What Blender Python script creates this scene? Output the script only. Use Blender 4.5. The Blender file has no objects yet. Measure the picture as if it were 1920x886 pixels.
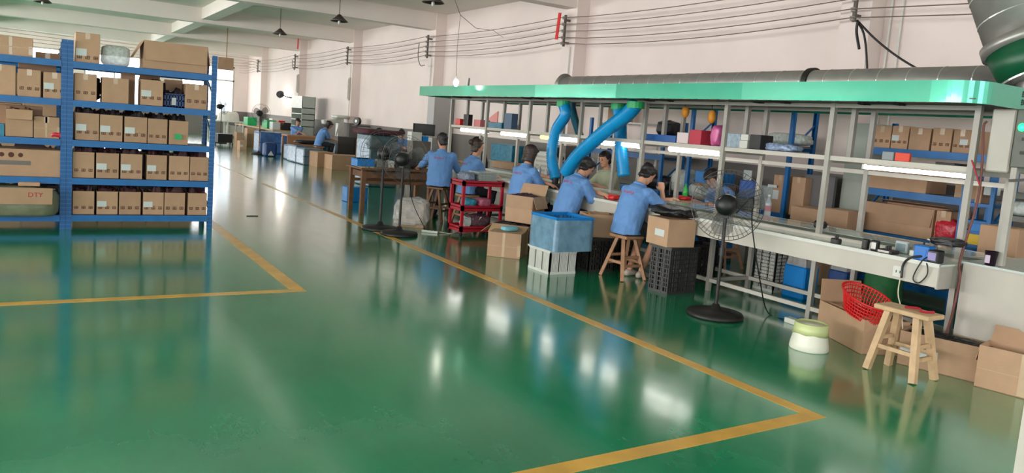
import bpy, bmesh, math, random
from mathutils import Vector, Matrix, noise
R_ = math.radians
rnd = random.Random(7)
SC = bpy.context.scene
COL = SC.collection
# ---------------------------------------------------------------- camera
CH = 1.6
FPX, YAW, PIT, ROL, DCY = 1413.25, .562527, .110924, -.0787008, -45.4756
_f = Vector((math.sin(YAW)*math.cos(PIT), math.cos(YAW)*math.cos(PIT), -math.sin(PIT)))
_r = Vector((math.cos(YAW), -math.sin(YAW), 0)); _d = _f.cross(_r)
RT = math.cos(ROL)*_r + math.sin(ROL)*_d
DN = -math.sin(ROL)*_r + math.cos(ROL)*_d
CP = Vector((0, 0, CH))
cd = bpy.data.cameras.new('camera'); cam = bpy.data.objects.new('camera', cd); COL.objects.link(cam)
cd.sensor_width = 36; cd.lens = FPX/1920*36; cd.shift_y = DCY/1920; cd.clip_end = 200
up = -DN; bk = -_f
cam.matrix_world = Matrix(((RT.x, up.x, bk.x, 0), (RT.y, up.y, bk.y, 0), (RT.z, up.z, bk.z, CH), (0, 0, 0, 1)))
SC.camera = cam
def _ray(x, y): return RT*(x-960) + DN*(y-443-DCY) + _f*FPX
def on(x, y, ax, v):          # where a line of sight meets a real plane of the room (used to read positions)
    d = _ray(x, y); return CP + d*((v-CP[ax])/d[ax])
def F(x, y, z=0.0): return on(x, y, 2, z)
def PX(x, y, v): return on(x, y, 0, v)
def PY(x, y, v): return on(x, y, 1, v)
# ---------------------------------------------------------------- world, lights, exposure
SC.view_settings.view_transform = 'Standard'; SC.view_settings.look = 'None'
SC.view_settings.gamma = 1; SC.view_settings.use_curve_mapping = False
SC.view_settings.exposure = 0.10
w = bpy.data.worlds.new('sky'); SC.world = w; w.use_nodes = True
bg = w.node_tree.nodes['Background']; bg.inputs[0].default_value = (.86, .93, 1, 1); bg.inputs[1].default_value = 2.6
def area(name, loc, rot, sx, sy, watts, col=(1, 1, 1)):
    l = bpy.data.lights.new(name, 'AREA'); l.shape = 'RECTANGLE'; l.size = sx; l.size_y = sy; l.energy = watts; l.color = col
    o = bpy.data.objects.new(name, l); o.location = loc; o.rotation_euler = rot; COL.objects.link(o); return o
XL, XR, YN, YF, ZC = -13.0, 9.3, -5.0, 42.0, 4.5
DAY = (1, .962, .945)
for k in range(7):            # daylight at the windows of the left wall
    area('window_daylight', (XL-.25, -1.5+6.35*k, 2.3), (0, R_(-90), 0), 2.5, 4.6, 585, DAY)
for k in range(3):            # daylight at the windows behind the camera
    area('window_daylight', (-8.2+7*k, YN-.25, 2.4), (R_(90), 0, 0), 5.0, 2.6, 130, DAY)
for k in range(3):            # daylight at the far windows
    area('window_daylight', (-.6+3.55*k, YF+.25, 2.3), (R_(-90), 0, 0), 2.5, 2.6, 150, DAY)

# ---------------------------------------------------------------- materials
def lin(c):
    c = c/255; return c/12.92 if c <= .04045 else ((c+.055)/1.055)**2.4
def rgb(c): return (lin(c[0]), lin(c[1]), lin(c[2]), 1)
MC = {}
def M(name, c, rough=.6, metal=0, vary=0., scale=6., bump=0., bscale=40., obj=0., emit=0, alpha=1., trans=0., coat=0., spec=.5):
    if name in MC: return MC[name]
    m = bpy.data.materials.new(name); MC[name] = m; m.use_nodes = True
    nt = m.node_tree; b = nt.nodes['Principled BSDF']; L = nt.links.new
    b.inputs['Base Color'].default_value = rgb(c); b.inputs['Roughness'].default_value = rough
    b.inputs['Metallic'].default_value = metal; b.inputs['Alpha'].default_value = alpha
    b.inputs['Transmission Weight'].default_value = trans; b.inputs['Coat Weight'].default_value = coat
    b.inputs['Specular IOR Level'].default_value = spec
    if emit: b.inputs['Emission Color'].default_value = rgb(c); b.inputs['Emission Strength'].default_value = emit
    tc = nt.nodes.new('ShaderNodeTexCoord')
    if vary or obj:
        hsv = nt.nodes.new('ShaderNodeHueSaturation'); hsv.inputs['Color'].default_value = rgb(c)
        n = nt.nodes.new('ShaderNodeTexNoise'); n.inputs['Scale'].default_value = scale; n.inputs['Detail'].default_value = 5
        L(tc.outputs['Object'], n.inputs['Vector'])
        mr = nt.nodes.new('ShaderNodeMapRange'); mr.inputs[1].default_value = .3; mr.inputs[2].default_value = .7
        mr.inputs[3].default_value = 1-vary; mr.inputs[4].default_value = 1+vary
        L(n.outputs['Fac'], mr.inputs[0])
        oi = nt.nodes.new('ShaderNodeObjectInfo'); mo = nt.nodes.new('ShaderNodeMapRange')
        mo.inputs[3].default_value = 1-obj; mo.inputs[4].default_value = 1+obj
        L(oi.outputs['Random'], mo.inputs[0])
        mu = nt.nodes.new('ShaderNodeMath'); mu.operation = 'MULTIPLY'
        L(mr.outputs[0], mu.inputs[0]); L(mo.outputs[0], mu.inputs[1]); L(mu.outputs[0], hsv.inputs['Value'])
        L(hsv.outputs[0], b.inputs['Base Color'])
    if bump:
        n2 = nt.nodes.new('ShaderNodeTexNoise'); n2.inputs['Scale'].default_value = bscale; n2.inputs['Detail'].default_value = 3
        L(tc.outputs['Object'], n2.inputs['Vector'])
        bp = nt.nodes.new('ShaderNodeBump'); bp.inputs['Strength'].default_value = bump; bp.inputs['Distance'].default_value = .01
        L(n2.outputs['Fac'], bp.inputs['Height']); L(bp.outputs[0], b.inputs['Normal'])
    return m
CARD = M('carton_board', (184, 148, 118), .75, vary=.07, scale=5, bump=.15, bscale=60, obj=.10)
CARD2 = M('carton_board_inner', (160, 122, 92), .8, vary=.08)
TAPE = M('clear_tape', (196, 168, 138), .2, vary=.05)
INK = M('brown_ink', (88, 52, 42), .8)
PAPER = M('white_paper', (205, 212, 210), .7, vary=.04)
BLUE = M('rack_blue_paint', (4, 102, 168), .4, vary=.10, scale=9, bump=.05)
WMET = M('white_powder_coat', (194, 188, 177), .45, vary=.05, scale=4)
GMET = M('galvanised_sheet', (158, 155, 150), .38, metal=.5, vary=.10, scale=7, bump=.06, bscale=9)
ALU = M('grey_post_paint', (166, 161, 152), .4, vary=.06)
BLK = M('black_plastic', (22, 22, 24), .45, vary=.2)
BLKM = M('black_metal', (30, 27, 26), .5, vary=.3, scale=20)
DARK = M('dark_parts', (44, 36, 40), .6, vary=.6, scale=60)
MARO = M('maroon_parts', (66, 38, 44), .5, vary=.6, scale=70)
WOODL = M('pale_wood', (200, 166, 128), .6, vary=.16, scale=12, bump=.1)
WOODD = M('old_brown_wood', (122, 84, 58), .65, vary=.25, scale=10, bump=.15)
WOODR = M('reddish_stool_wood', (178, 132, 100), .6, vary=.16, scale=12)
REDP = M('red_paint', (176, 24, 44), .45, vary=.12)
REDPL = M('red_plastic', (214, 36, 38), .35, vary=.08)
BLUPL = M('blue_plastic', (10, 128, 206), .4, vary=.08)
TEALPL = M('teal_plastic', (36, 120, 150), .4, vary=.25, scale=8)
NAVY = M('navy_plastic', (34, 66, 120), .45, vary=.2)
GREYW = M('grey_wrapped_crate', (110, 146, 170), .28, vary=.22, scale=9, bump=.5, bscale=22)
DKGRN = M('dark_green_wrap', (74, 106, 116), .35, vary=.3, scale=10, bump=.5, bscale=20)
WPL = M('white_plastic', (214, 214, 206), .45, vary=.06)
SKIN = M('skin', (206, 152, 124), .55, vary=.05)
HAIR = M('dark_hair', (30, 24, 24), .5, vary=.3, scale=40)
HAIRB = M('brown_hair', (62, 46, 38), .5, vary=.3, scale=40)
SHIRT = M('blue_work_shirt', (104, 148, 206), .8, vary=.06, scale=5, bump=.1, bscale=90)
PANT = M('dark_trousers', (34, 36, 46), .85, vary=.15)
SHORT = M('dark_green_shorts', (44, 50, 52), .85, vary=.15)
REDINK = M('red_print', (205, 60, 96), .7)
CLEAR = M('clear_plastic_film', (214, 212, 208), .18, vary=.15, scale=14, bump=.7, bscale=18, alpha=.55)
CLEARG = M('clear_plastic_tub', (196, 206, 200), .15, vary=.25, scale=30, bump=.4, bscale=50, alpha=.8)
GREENP = M('green_plastic', (30, 168, 96), .45, vary=.1)
HOSE = M('blue_hose', (10, 146, 208), .35, vary=.08, scale=8)
HOSED = M('dark_teal_hose', (20, 92, 110), .4, vary=.1)
TUBE = M('lit_tube', (255, 252, 246), .5, emit=9)
YTUBE = M('yellowed_diffuser', (250, 236, 120), .5, emit=2.5)
BULB = M('lit_bulb', (255, 250, 236), .5, emit=22)
LED = M('green_led', (30, 255, 120), .4, emit=3)
WIREM = M('grey_wire', (120, 104, 98), .5)
SCRN = M('dark_screen', (30, 36, 34), .15)
GLASSM = M('glass_sheet', (206, 226, 214), .05, alpha=.35, coat=1)
PINK = M('pink_film', (216, 104, 160), .3, vary=.15, scale=12, bump=.5, bscale=20)
RUBB = M('grey_rubber', (90, 84, 78), .6, vary=.2)

def wall_mat():
    m = bpy.data.materials.new('two_tone_wall_paint'); m.use_nodes = True; nt = m.node_tree; L = nt.links.new
    b = nt.nodes['Principled BSDF']; b.inputs['Roughness'].default_value = .6
    g = nt.nodes.new('ShaderNodeNewGeometry'); s = nt.nodes.new('ShaderNodeSeparateXYZ'); L(g.outputs['Position'], s.inputs[0])
    c = nt.nodes.new('ShaderNodeMath'); c.operation = 'GREATER_THAN'; c.inputs[1].default_value = 1.33; L(s.outputs['Z'], c.inputs[0])
    n = nt.nodes.new('ShaderNodeTexNoise'); n.inputs['Scale'].default_value = .9; n.inputs['Detail'].default_value = 6; L(g.outputs['Position'], n.inputs['Vector'])
    mr = nt.nodes.new('ShaderNodeMapRange'); mr.inputs[1].default_value = .3; mr.inputs[2].default_value = .7; mr.inputs[3].default_value = .95; mr.inputs[4].default_value = 1.04
    L(n.outputs['Fac'], mr.inputs[0])
    mx = nt.nodes.new('ShaderNodeMix'); mx.data_type = 'RGBA'; mx.inputs[6].default_value = rgb((118, 112, 108)); mx.inputs[7].default_value = rgb((232, 217, 211))
    L(c.outputs[0], mx.inputs[0])
    h = nt.nodes.new('ShaderNodeHueSaturation'); L(mx.outputs[2], h.inputs['Color']); L(mr.outputs[0], h.inputs['Value']); L(h.outputs[0], b.inputs['Base Color'])
    return m
WALL = wall_mat()
CEIL = M('ceiling_paint', (232, 222, 214), .8, vary=.03, scale=1)

def floor_mat():
    m = bpy.data.materials.new('green_epoxy'); m.use_nodes = True; nt = m.node_tree; L = nt.links.new
    b = nt.nodes['Principled BSDF']; g = nt.nodes.new('ShaderNodeNewGeometry')
    n = nt.nodes.new('ShaderNodeTexNoise'); n.inputs['Scale'].default_value = .55; n.inputs['Detail'].default_value = 8; n.inputs['Roughness'].default_value = .62
    L(g.outputs['Position'], n.inputs['Vector'])
    cr = nt.nodes.new('ShaderNodeValToRGB'); e = cr.color_ramp.elements
    e[0].position = .34; e[0].color = rgb((0, 124, 84)); e[1].position = .68; e[1].color = rgb((0, 154, 104))
    L(n.outputs['Fac'], cr.inputs[0])
    # pale scuffs, stretched along the aisle
    mp = nt.nodes.new('ShaderNodeMapping'); mp.inputs['Scale'].default_value = (2.6, .7, 1); mp.inputs['Rotation'].default_value = (0, 0, .5); L(g.outputs['Position'], mp.inputs[0])
    n2 = nt.nodes.new('ShaderNodeTexNoise'); n2.inputs['Scale'].default_value = 1.6; n2.inputs['Detail'].default_value = 10; n2.inputs['Roughness'].default_value = .72
    L(mp.outputs[0], n2.inputs['Vector'])
    mr = nt.nodes.new('ShaderNodeMapRange'); mr.inputs[1].default_value = .5; mr.inputs[2].default_value = .85; mr.inputs[4].default_value = .22; L(n2.outputs['Fac'], mr.inputs[0])
    mx = nt.nodes.new('ShaderNodeMix'); mx.data_type = 'RGBA'; mx.inputs[7].default_value = rgb((104, 150, 120)); L(mr.outputs[0], mx.inputs[0]); L(cr.outputs[0], mx.inputs[6])
    L(mx.outputs[2], b.inputs['Base Color'])
    r = nt.nodes.new('ShaderNodeMapRange'); r.inputs[1].default_value = .3; r.inputs[2].default_value = .75; r.inputs[3].default_value = .10; r.inputs[4].default_value = .24
    L(n2.outputs['Fac'], r.inputs[0]); L(r.outputs[0], b.inputs['Roughness'])
    n3 = nt.nodes.new('ShaderNodeTexNoise'); n3.inputs['Scale'].default_value = 5; n3.inputs['Detail'].default_value = 2; L(g.outputs['Position'], n3.inputs['Vector'])
    bp = nt.nodes.new('ShaderNodeBump'); bp.inputs['Strength'].default_value = .10; bp.inputs['Distance'].default_value = .01; L(n3.outputs['Fac'], bp.inputs['Height']); L(bp.outputs[0], b.inputs['Normal'])
    b.inputs['Specular IOR Level'].default_value = .6; b.inputs['Coat Weight'].default_value = .85; b.inputs['Coat Roughness'].default_value = .13; b.inputs['Coat IOR'].default_value = 1.58
    return m
FLOORM = floor_mat()

def perforated():
    m = bpy.data.materials.new('perforated_blue_upright'); m.use_nodes = True; nt = m.node_tree; L = nt.links.new
    b = nt.nodes['Principled BSDF']; b.inputs['Roughness'].default_value = .45
    g = nt.nodes.new('ShaderNodeNewGeometry'); s = nt.nodes.new('ShaderNodeSeparateXYZ'); L(g.outputs['Position'], s.inputs[0])
    a = nt.nodes.new('ShaderNodeMath'); a.operation = 'PINGPONG'; a.inputs[1].default_value = .025; L(s.outputs['Z'], a.inputs[0])
    c = nt.nodes.new('ShaderNodeMath'); c.operation = 'LESS_THAN'; c.inputs[1].default_value = .006; L(a.outputs[0], c.inputs[0])
    mx = nt.nodes.new('ShaderNodeMix'); mx.data_type = 'RGBA'; mx.inputs[6].default_value = rgb((8, 90, 154)); mx.inputs[7].default_value = rgb((150, 180, 205))
    sn = nt.nodes.new('ShaderNodeSeparateXYZ'); L(g.outputs['Normal'], sn.inputs[0])
    ab = nt.nodes.new('ShaderNodeMath'); ab.operation = 'ABSOLUTE'; L(sn.outputs['X'], ab.inputs[0])
    gt = nt.nodes.new('ShaderNodeMapRange'); gt.inputs[1].default_value = .4; gt.inputs[2].default_value = .6; gt.inputs[3].default_value = .12; L(ab.outputs[0], gt.inputs[0])
    mu = nt.nodes.new('ShaderNodeMath'); mu.operation = 'MULTIPLY'; L(c.outputs[0], mu.inputs[0]); L(gt.outputs[0], mu.inputs[1])
    L(mu.outputs[0], mx.inputs[0]); L(mx.outputs[2], b.inputs['Base Color'])
    return m
PERF = perforated()

# ---------------------------------------------------------------- mesh builder
class MB:
    def __init__(s): s.v = []; s.f = []
    def add(s, vs, fs):
        b = len(s.v); s.v += [Vector(p) for p in vs]; s.f += [[b+i for i in q] for q in fs]; return s
    def box(s, x0, x1, y0, y1, z0, z1):
        return s.add([(x0, y0, z0), (x1, y0, z0), (x1, y1, z0), (x0, y1, z0), (x0, y0, z1), (x1, y0, z1), (x1, y1, z1), (x0, y1, z1)],
                     [(0, 3, 2, 1), (4, 5, 6, 7), (0, 1, 5, 4), (1, 2, 6, 5), (2, 3, 7, 6), (3, 0, 4, 7)])
    def cb(s, c, sz, m=None):
        x, y, z = sz[0]/2, sz[1]/2, sz[2]/2
        t = MB().box(-x, x, -y, y, -z, z); c = Vector(c)
        return s.add([(m @ p if m else p)+c for p in t.v], t.f)
    def bar(s, a, b, w, h=None, up=Vector((0, 0, 1))):
        a = Vector(a); b = Vector(b); h = h or w; d = (b-a); l = d.length; d.normalize()
        if abs(d.dot(up)) > .95: up = Vector((0, 1, 0))
        x = d.cross(up).normalized(); z = x.cross(d)
        m = Matrix((x, d, z)).transposed()
        return s.cb((a+b)/2, (w, l, h), m)
    def cyl(s, a, b, r0, r1=None, n=12, cap=True):
        a = Vector(a); b = Vector(b); r1 = r0 if r1 is None else r1; d = (b-a).normalized()
        u = d.orthogonal().normalized(); v = d.cross(u)
        vs = []; 
        for p, r in ((a, r0), (b, r1)):
            for i in range(n):
                t = 2*math.pi*i/n; vs.append(p+(u*math.cos(t)+v*math.sin(t))*r)
        fs = [(i, (i+1) % n, n+(i+1) % n, n+i) for i in range(n)]
        if cap: fs += [tuple(range(n-1, -1, -1)), tuple(range(n, 2*n))]
        return s.add(vs, fs)
    def tube(s, pts, r, n=8, cap=True):
        pts = [Vector(p) for p in pts]; rs = r if isinstance(r, (list, tuple)) else [r]*len(pts)
        d = (pts[1]-pts[0]).normalized(); u = d.orthogonal().normalized(); vs = []; m = len(pts)
        for k, p in enumerate(pts):
            t = (pts[min(k+1, m-1)]-pts[max(k-1, 0)]).normalized()
            u = (u-t*u.dot(t)).normalized(); v = t.cross(u)
            for i in range(n):
                a = 2*math.pi*i/n; vs.append(p+(u*math.cos(a)+v*math.sin(a))*rs[k])
        fs = [(k*n+i, k*n+(i+1) % n, (k+1)*n+(i+1) % n, (k+1)*n+i) for k in range(m-1) for i in range(n)]
        if cap: fs += [tuple(range(n-1, -1, -1)), tuple(range((m-1)*n, m*n))]
        return s.add(vs, fs)
    def rings(s, rg, n=14):
        vs = []
        for c, u, v in rg:
            for i in range(n):
                t = 2*math.pi*i/n; vs.append(Vector(c)+Vector(u)*math.cos(t)+Vector(v)*math.sin(t))
        m = len(rg)
        fs = [(k*n+i, k*n+(i+1) % n, (k+1)*n+(i+1) % n, (k+1)*n+i) for k in range(m-1) for i in range(n)]
        fs += [tuple(range(n-1, -1, -1)), tuple(range((m-1)*n, m*n))]
        return s.add(vs, fs)
    def lathe(s, prof, c=(0, 0, 0), n=20, cap=True, sx=1, sy=1):
        c = Vector(c); vs = []
        for r, z in prof:
            for i in range(n):
                t = 2*math.pi*i/n; vs.append(c+Vector((r*sx*math.cos(t), r*sy*math.sin(t), z)))
        m = len(prof); fs = [(k*n+i, k*n+(i+1) % n, (k+1)*n+(i+1) % n, (k+1)*n+i) for k in range(m-1) for i in range(n)]
        if cap: fs += [tuple(range(n-1, -1, -1)), tuple(range((m-1)*n, m*n))]
        return s.add(vs, fs)
    def ball(s, c, r, nu=12, nv=8, m=None):
        r = (r, r, r) if not isinstance(r, (tuple, list)) else r; c = Vector(c); vs = []
        for j in range(1, nv):
            p = math.pi*j/nv
            for i in range(nu):
                t = 2*math.pi*i/nu; q = Vector((r[0]*math.sin(p)*math.cos(t), r[1]*math.sin(p)*math.sin(t), r[2]*math.cos(p)))
                vs.append((m @ q if m else q)+c)
        for z in (1, -1):
            q = Vector((0, 0, r[2]*z)); vs.append((m @ q if m else q)+c)
        k = (nv-1)*nu
        fs = [(j*nu+i, (j+1)*nu+i, (j+1)*nu+(i+1) % nu, j*nu+(i+1) % nu) for j in range(nv-2) for i in range(nu)]
        fs += [(k, i, (i+1) % nu) for i in range(nu)] + [(k+1, (nv-2)*nu+(i+1) % nu, (nv-2)*nu+i) for i in range(nu)]
        return s.add(vs, fs)
    def heap(s, x0, x1, y0, y1, z, h, nx=14, ny=8, seed=0, base=None):
        base = z-.02 if base is None else base
        vs = []
        for j in range(ny+1):
            for i in range(nx+1):
                x = x0+(x1-x0)*i/nx; y = y0+(y1-y0)*j/ny
                e = min(i, nx-i, j, ny-j)
                zz = base if e == 0 else z+h*(noise.noise(Vector((x*9+seed, y*9, seed)))*.6+noise.noise(Vector((x*28, y*28+seed, 3)))*.5+.35)
                vs.append((x, y, zz))
        a = nx+1
        return s.add(vs, [(j*a+i, j*a+i+1, (j+1)*a+i+1, (j+1)*a+i) for j in range(ny) for i in range(nx)])
def root_of(o):
    while o.parent: o = o.parent
    return o
def part(name, mb, mat, parent=None, label=None, world=False, smooth=False, bevel=0, kind=None):
    vs = mb.v
    if world and parent is not None:
        inv = root_of(parent).matrix_basis.inverted(); vs = [inv @ v for v in vs]
    me = bpy.data.meshes.new(name); me.from_pydata([tuple(v) for v in vs], [], mb.f); me.materials.append(mat)
    if smooth: me.polygons.foreach_set('use_smooth', [True]*len(me.polygons))
    o = bpy.data.objects.new(name, me); COL.objects.link(o)
    if parent is not None: o.parent = parent
    if label: o['label'] = label
    if kind: o['kind'] = kind
    if bevel:
        m = o.modifiers.new('bevel', 'BEVEL'); m.width = bevel; m.segments = 1; m.limit_method = 'ANGLE'
    return o
def thing(name, label, cat, loc=(0, 0, 0), rz=0, group=None):
    o = bpy.data.objects.new(name, None); COL.objects.link(o); o.empty_display_size = .1
    o.matrix_basis = Matrix.Translation(Vector(loc)) @ Matrix.Rotation(rz, 4, 'Z')
    o['label'] = label; o['category'] = cat
    if group: o['group'] = group
    return o
def single(name, label, cat, mb, mat, group=None, smooth=False, bevel=0, kind=None):
    xs = [v.x for v in mb.v]; ys = [v.y for v in mb.v]; zs = [v.z for v in mb.v]
    c = Vector(((min(xs)+max(xs))/2, (min(ys)+max(ys))/2, min(zs)))
    mb.v = [v-c for v in mb.v]
    o = part(name, mb, mat, smooth=smooth, bevel=bevel, kind=kind); o.location = c
    o['label'] = label; o['category'] = cat
    if group: o['group'] = group
    return o
def struct(name, mb, mat, parent=None, label=None):
    o = part(name, mb, mat, parent, label)
    if parent is None: o['kind'] = 'structure'
    return o
def tree_copy(o, parent=None):
    c = o.copy(); COL.objects.link(c); c.parent = parent
    for ch in list(o.children): tree_copy(ch, c)
    return c
def bez(pts, n=24):           # smooth curve through points
    pts = [Vector(p) for p in pts]; out = []
    P = [pts[0]*2-pts[1]]+pts+[pts[-1]*2-pts[-2]]
    for k in range(1, len(P)-2):
        for i in range(n):
            t = i/n; a, b, c, d = P[k-1], P[k], P[k+1], P[k+2]
            out.append(.5*((2*b)+(c-a)*t+(2*a-5*b+4*c-d)*t*t+(3*b-3*c+d-a)*t**3))
    out.append(pts[-1]); return out
def text_mesh(s, size, ext=.0006):
    cu = bpy.data.curves.new('lettering', 'FONT'); cu.body = s; cu.size = size; cu.extrude = ext; cu.align_x = 'CENTER'; cu.align_y = 'CENTER'; cu.resolution_u = 2
    o = bpy.data.objects.new('t', cu); COL.objects.link(o); dg = bpy.context.evaluated_depsgraph_get()
    me = bpy.data.meshes.new_from_object(o.evaluated_get(dg)); bpy.data.objects.remove(o); return me
def text_part(s, size, mat, parent, loc, rot):
    me = text_mesh(s, size); me.materials.clear(); me.materials.append(mat)
    o = bpy.data.objects.new('lettering', me); COL.objects.link(o); o.parent = parent; o.location = loc; o.rotation_euler = rot; return o

# ================================================================ SETTING
fl = struct('floor', MB().box(XL, XR, YN, YF, -.1, 0), FLOORM)
YEL = M('yellow_floor_paint', (222, 168, 74), .3, vary=.14, scale=5)
YELW = M('worn_yellow_floor_paint', (204, 176, 128), .25, vary=.3, scale=9)
def line(x0, x1, y0, y1, m=YEL): part('painted_line', MB().box(x0, x1, y0, y1, 0, .0015), m, fl)
cA = F(1549.6, 782); cAi = F(1495.5, 775.5); wA = cA.x-cAi.x
line(cA.x-.105, cA.x, cA.y, 12.2); line(cA.x-.10, cA.x, 12.2, 16.5, YELW); line(cA.x-.09, cA.x-.02, 17.4, 30, YELW)
line(-3, cA.x-.105, cA.y, cA.y+.11)
cB = F(575, 545.5)
line(cB.x-.13, cB.x, cB.y, 11.4); line(-4, cB.x-.13, cB.y, cB.y+.10)
def wall_with_windows(name, axis, pos, a0, a1, wins, out, z0, z1):
    """wall slab with openings; wins=[(a,b,zb,zt)]"""
    m = MB(); t = .2*out
    def slab(a, b, za, zb):
        if axis == 0: m.box(min(pos, pos+t), max(pos, pos+t), a, b, za, zb)
        else: m.box(a, b, min(pos, pos+t), max(pos, pos+t), za, zb)
    cur = a0
    for a, b, zb, zt in sorted(wins):
        slab(cur, a, z0, z1); slab(a, b, z0, zb); slab(a, b, zt, z1); cur = b
    slab(cur, a1, z0, z1)
    return struct(name, m, WALL)
struct('wall_right', MB().box(XR, XR+.2, YN, YF, 0, ZC), WALL)
lw = [(-1.5+6.35*k-2.3, -1.5+6.35*k+2.3, 1.05, 3.55) for k in range(7)]
wall_with_windows('wall_left', 0, XL, YN, YF, lw, -1, 0, ZC)
nw = [(-8.2+7*k-2.5, -8.2+7*k+2.5, 1.1, 3.7) for k in range(3)]
wall_with_windows('wall_near', 1, YN, XL, XR, nw, -1, 0, ZC)
fw = [(-1.9, .72, 1.0, 3.62), (1.7, 4.28, 1.0, 3.62), (6.0, 8.6, 1.0, 3.62)]
wall_with_windows('wall_far', 1, YF, XL, XR, fw, 1, 0, ZC)
for i, (a, b, z0, z1) in enumerate(fw):
    m = MB(); y0, y1 = YF+.02, YF+.08
    m.box(a, b, y0, y1, z0, z0+.07); m.box(a, b, y0, y1, z1-.07, z1); m.box(a, a+.07, y0, y1, z0, z1); m.box(b-.07, b, y0, y1, z0, z1)
    m.box(a, b, y0, y1, 2.85, 2.92); m.box((a+b)/2-.03, (a+b)/2+.03, y0, y1, z0, 2.85)
    wn = struct('window_%d' % (i+1), m, WMET)
    part('pane', MB().box(a+.07, b-.07, YF+.045, YF+.05, z0+.07, z1-.07), M('window_glass', (235, 240, 242), .05, trans=1, alpha=.3), wn)
struct('ceiling', MB().box(XL, XR, YN, YF, ZC, ZC+.15), CEIL)
ti = 1
for k in range(-1, 6):        # cross beams, one at each pair of pillars
    y = 12.65+6.38*(k-1)
    struct('trim_%d' % ti, MB().box(XL, XR, y-.17, y+.17, 4.06, ZC), CEIL); ti += 1
for x in (-2.2, 4.3):
    struct('trim_%d' % ti, MB().box(x-.16, x+.22, YN, YF, 4.16, ZC), CEIL); ti += 1
PIL = [12.45+6.38*(k-1) for k in range(0, 6)]
for y in PIL:
    struct('trim_%d' % ti, MB().box(9.0, XR, y-.02, y+.42, 0, ZC), WALL); ti += 1

# ================================================================ OVERHEAD: wires, brackets, lamps, conduits
ZW = [3.86, 3.73, 3.60, 3.47, 3.36]
BRK = [(y+.2 if y > 7 else 6.2) for y in PIL]
for j, y in enumerate(BRK):
    dz = -.0 if y > 7 else -.02
    t = thing('insulator_bracket', 'iron wire bracket with five pale insulators on the %s wall pillar' % ['nearest right', 'second right', 'third right', 'fourth right', 'fifth right', 'farthest right'][j], 'bracket', (8.94, y, 3.3))
    part('bar', MB().box(8.86, 8.90, y-.02, y+.02, 3.30, 3.92), RUBB, t, world=True)
    part('arm', MB().box(8.88, 9.0, y-.015, y+.015, 3.36, 3.40), RUBB, t, world=True); part('arm', MB().box(8.88, 9.0, y-.015, y+.015, 3.80, 3.84), RUBB, t, world=True)
    for z in ZW:
        part('insulator', MB().lathe([(.02, -.03), (.035, -.02), (.022, 0), (.035, .02), (.02, .03)], (8.84, y, z+dz), 8), M('grey_ceramic', (150, 146, 140), .4), t, world=True, smooth=True)
for i, z in enumerate(ZW):
    pts = []
    ys = [-4.6]+BRK+[41.9]
    for a, b in zip(ys[:-1], ys[1:]):
        for k in range(8):
            u = k/8; pts.append((8.80, a+(b-a)*u, z+(-.02 if a < 6.3 else 0) - .10*4*u*(1-u)*(b-a)/6.4*(.6+.1*i)))
    pts.append((8.80, 41.9, z))
    single('overhead_wire', ['topmost', 'second highest', 'middle', 'second lowest', 'lowest'][i]+' of five bare overhead wires strung along the right wall', 'wire', MB().tube(pts, .0075, 5), WIREM, 'wires along the wall')
# wires crossing the ceiling on the left
for i in range(4):
    z = 3.93-.13*i
    pts = [(-12.9+22*k/20, 30.0+8.5*k/20, z-.12*math.sin(math.pi*k/20)) for k in range(21)]
    single('ceiling_wire', ['uppermost', 'upper middle', 'lower middle', 'lowest'][i]+' of the pale wires crossing above the blue racks', 'wire', MB().tube(pts, .012, 5), M('pale_wire', (206, 196, 176), .6), 'wires above the racks')
# red streamer strips on the brackets
for j, (x0, y0, x1, y1) in enumerate([(1050, 24, 1043, 74), (560, 66, 558, 92)]):
    yy = BRK[1]-.05 if j == 0 else BRK[4]-.05
    a = on(x0, y0, 0, 8.78); b = on(x1, y1, 0, 8.78)
    single('red_ribbon', ['red ribbon tied at the bracket of the second pillar from the right', 'red ribbon hanging at the bracket far down the right wall'][j], 'ribbon',
           MB().bar(a, b, .015, .09 if j == 0 else .16), REDPL)
def pendant(px, py, label, z=3.75, ztop=4.06):
    p = F(px, py, z)
    t = thing('pendant_lamp', label, 'lamp', p)
    part('shade', MB().lathe([(.03, .16), (.05, .14), (.11, .08), (.21, 0), (.2, -.005), (.1, .07), (.03, .13)], p, 20), M('dark_enamel', (72, 60, 54), .4), t, world=True, smooth=True)
    part('bulb', MB().ball(p+Vector((0, 0, -.02)), (.03, .03, .05)), WPL, t, world=True, smooth=True)
    part('stem', MB().cyl(p+Vector((0, 0, .15)), (p.x, p.y, ZC), .008, n=6), BLKM, t, world=True)
pendant(636, 40, 'dark shaded ceiling lamp hanging near the third pillar')
pendant(525, 64, 'dark shaded ceiling lamp farther down the hall, seen small')
pendant(80, 4, 'dark shaded ceiling lamp above the left blue racks')
pendant(812, 5, 'dark shaded ceiling lamp at the top above the green hood end')
# bare bulb and its cord
pb = PX(855, 155, 5.4); pk = PX(863, 28, 5.4)
t = thing('hanging_bulb', 'lit bare bulb hanging on a thin cord before the far end of the green hood', 'lamp', pb)
part('bulb', MB().ball(pb, (.04, .04, .06), 14, 10), BULB, t, world=True, smooth=True)
part('socket', MB().cyl(pb+Vector((0, 0, .05)), pb+Vector((0, 0, .10)), .018), WPL, t, world=True)
part('cord', MB().tube([pb+Vector((0, 0, .1)), pb+Vector((-.02, 0, .5)), pk], .004, 5), WIREM, t, world=True)
c2 = PX(925, 57, 8.3)
part('cord', MB().tube([PX(852, 0, 5.2)+Vector((0, 0, .6)), PX(853, 0, 5.2), pk, pk.lerp(c2, .4)-Vector((0, 0, .1)), c2, Vector((8.8, c2.y+.4, 3.6))], .005, 5), WIREM, t, world=True)
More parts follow.
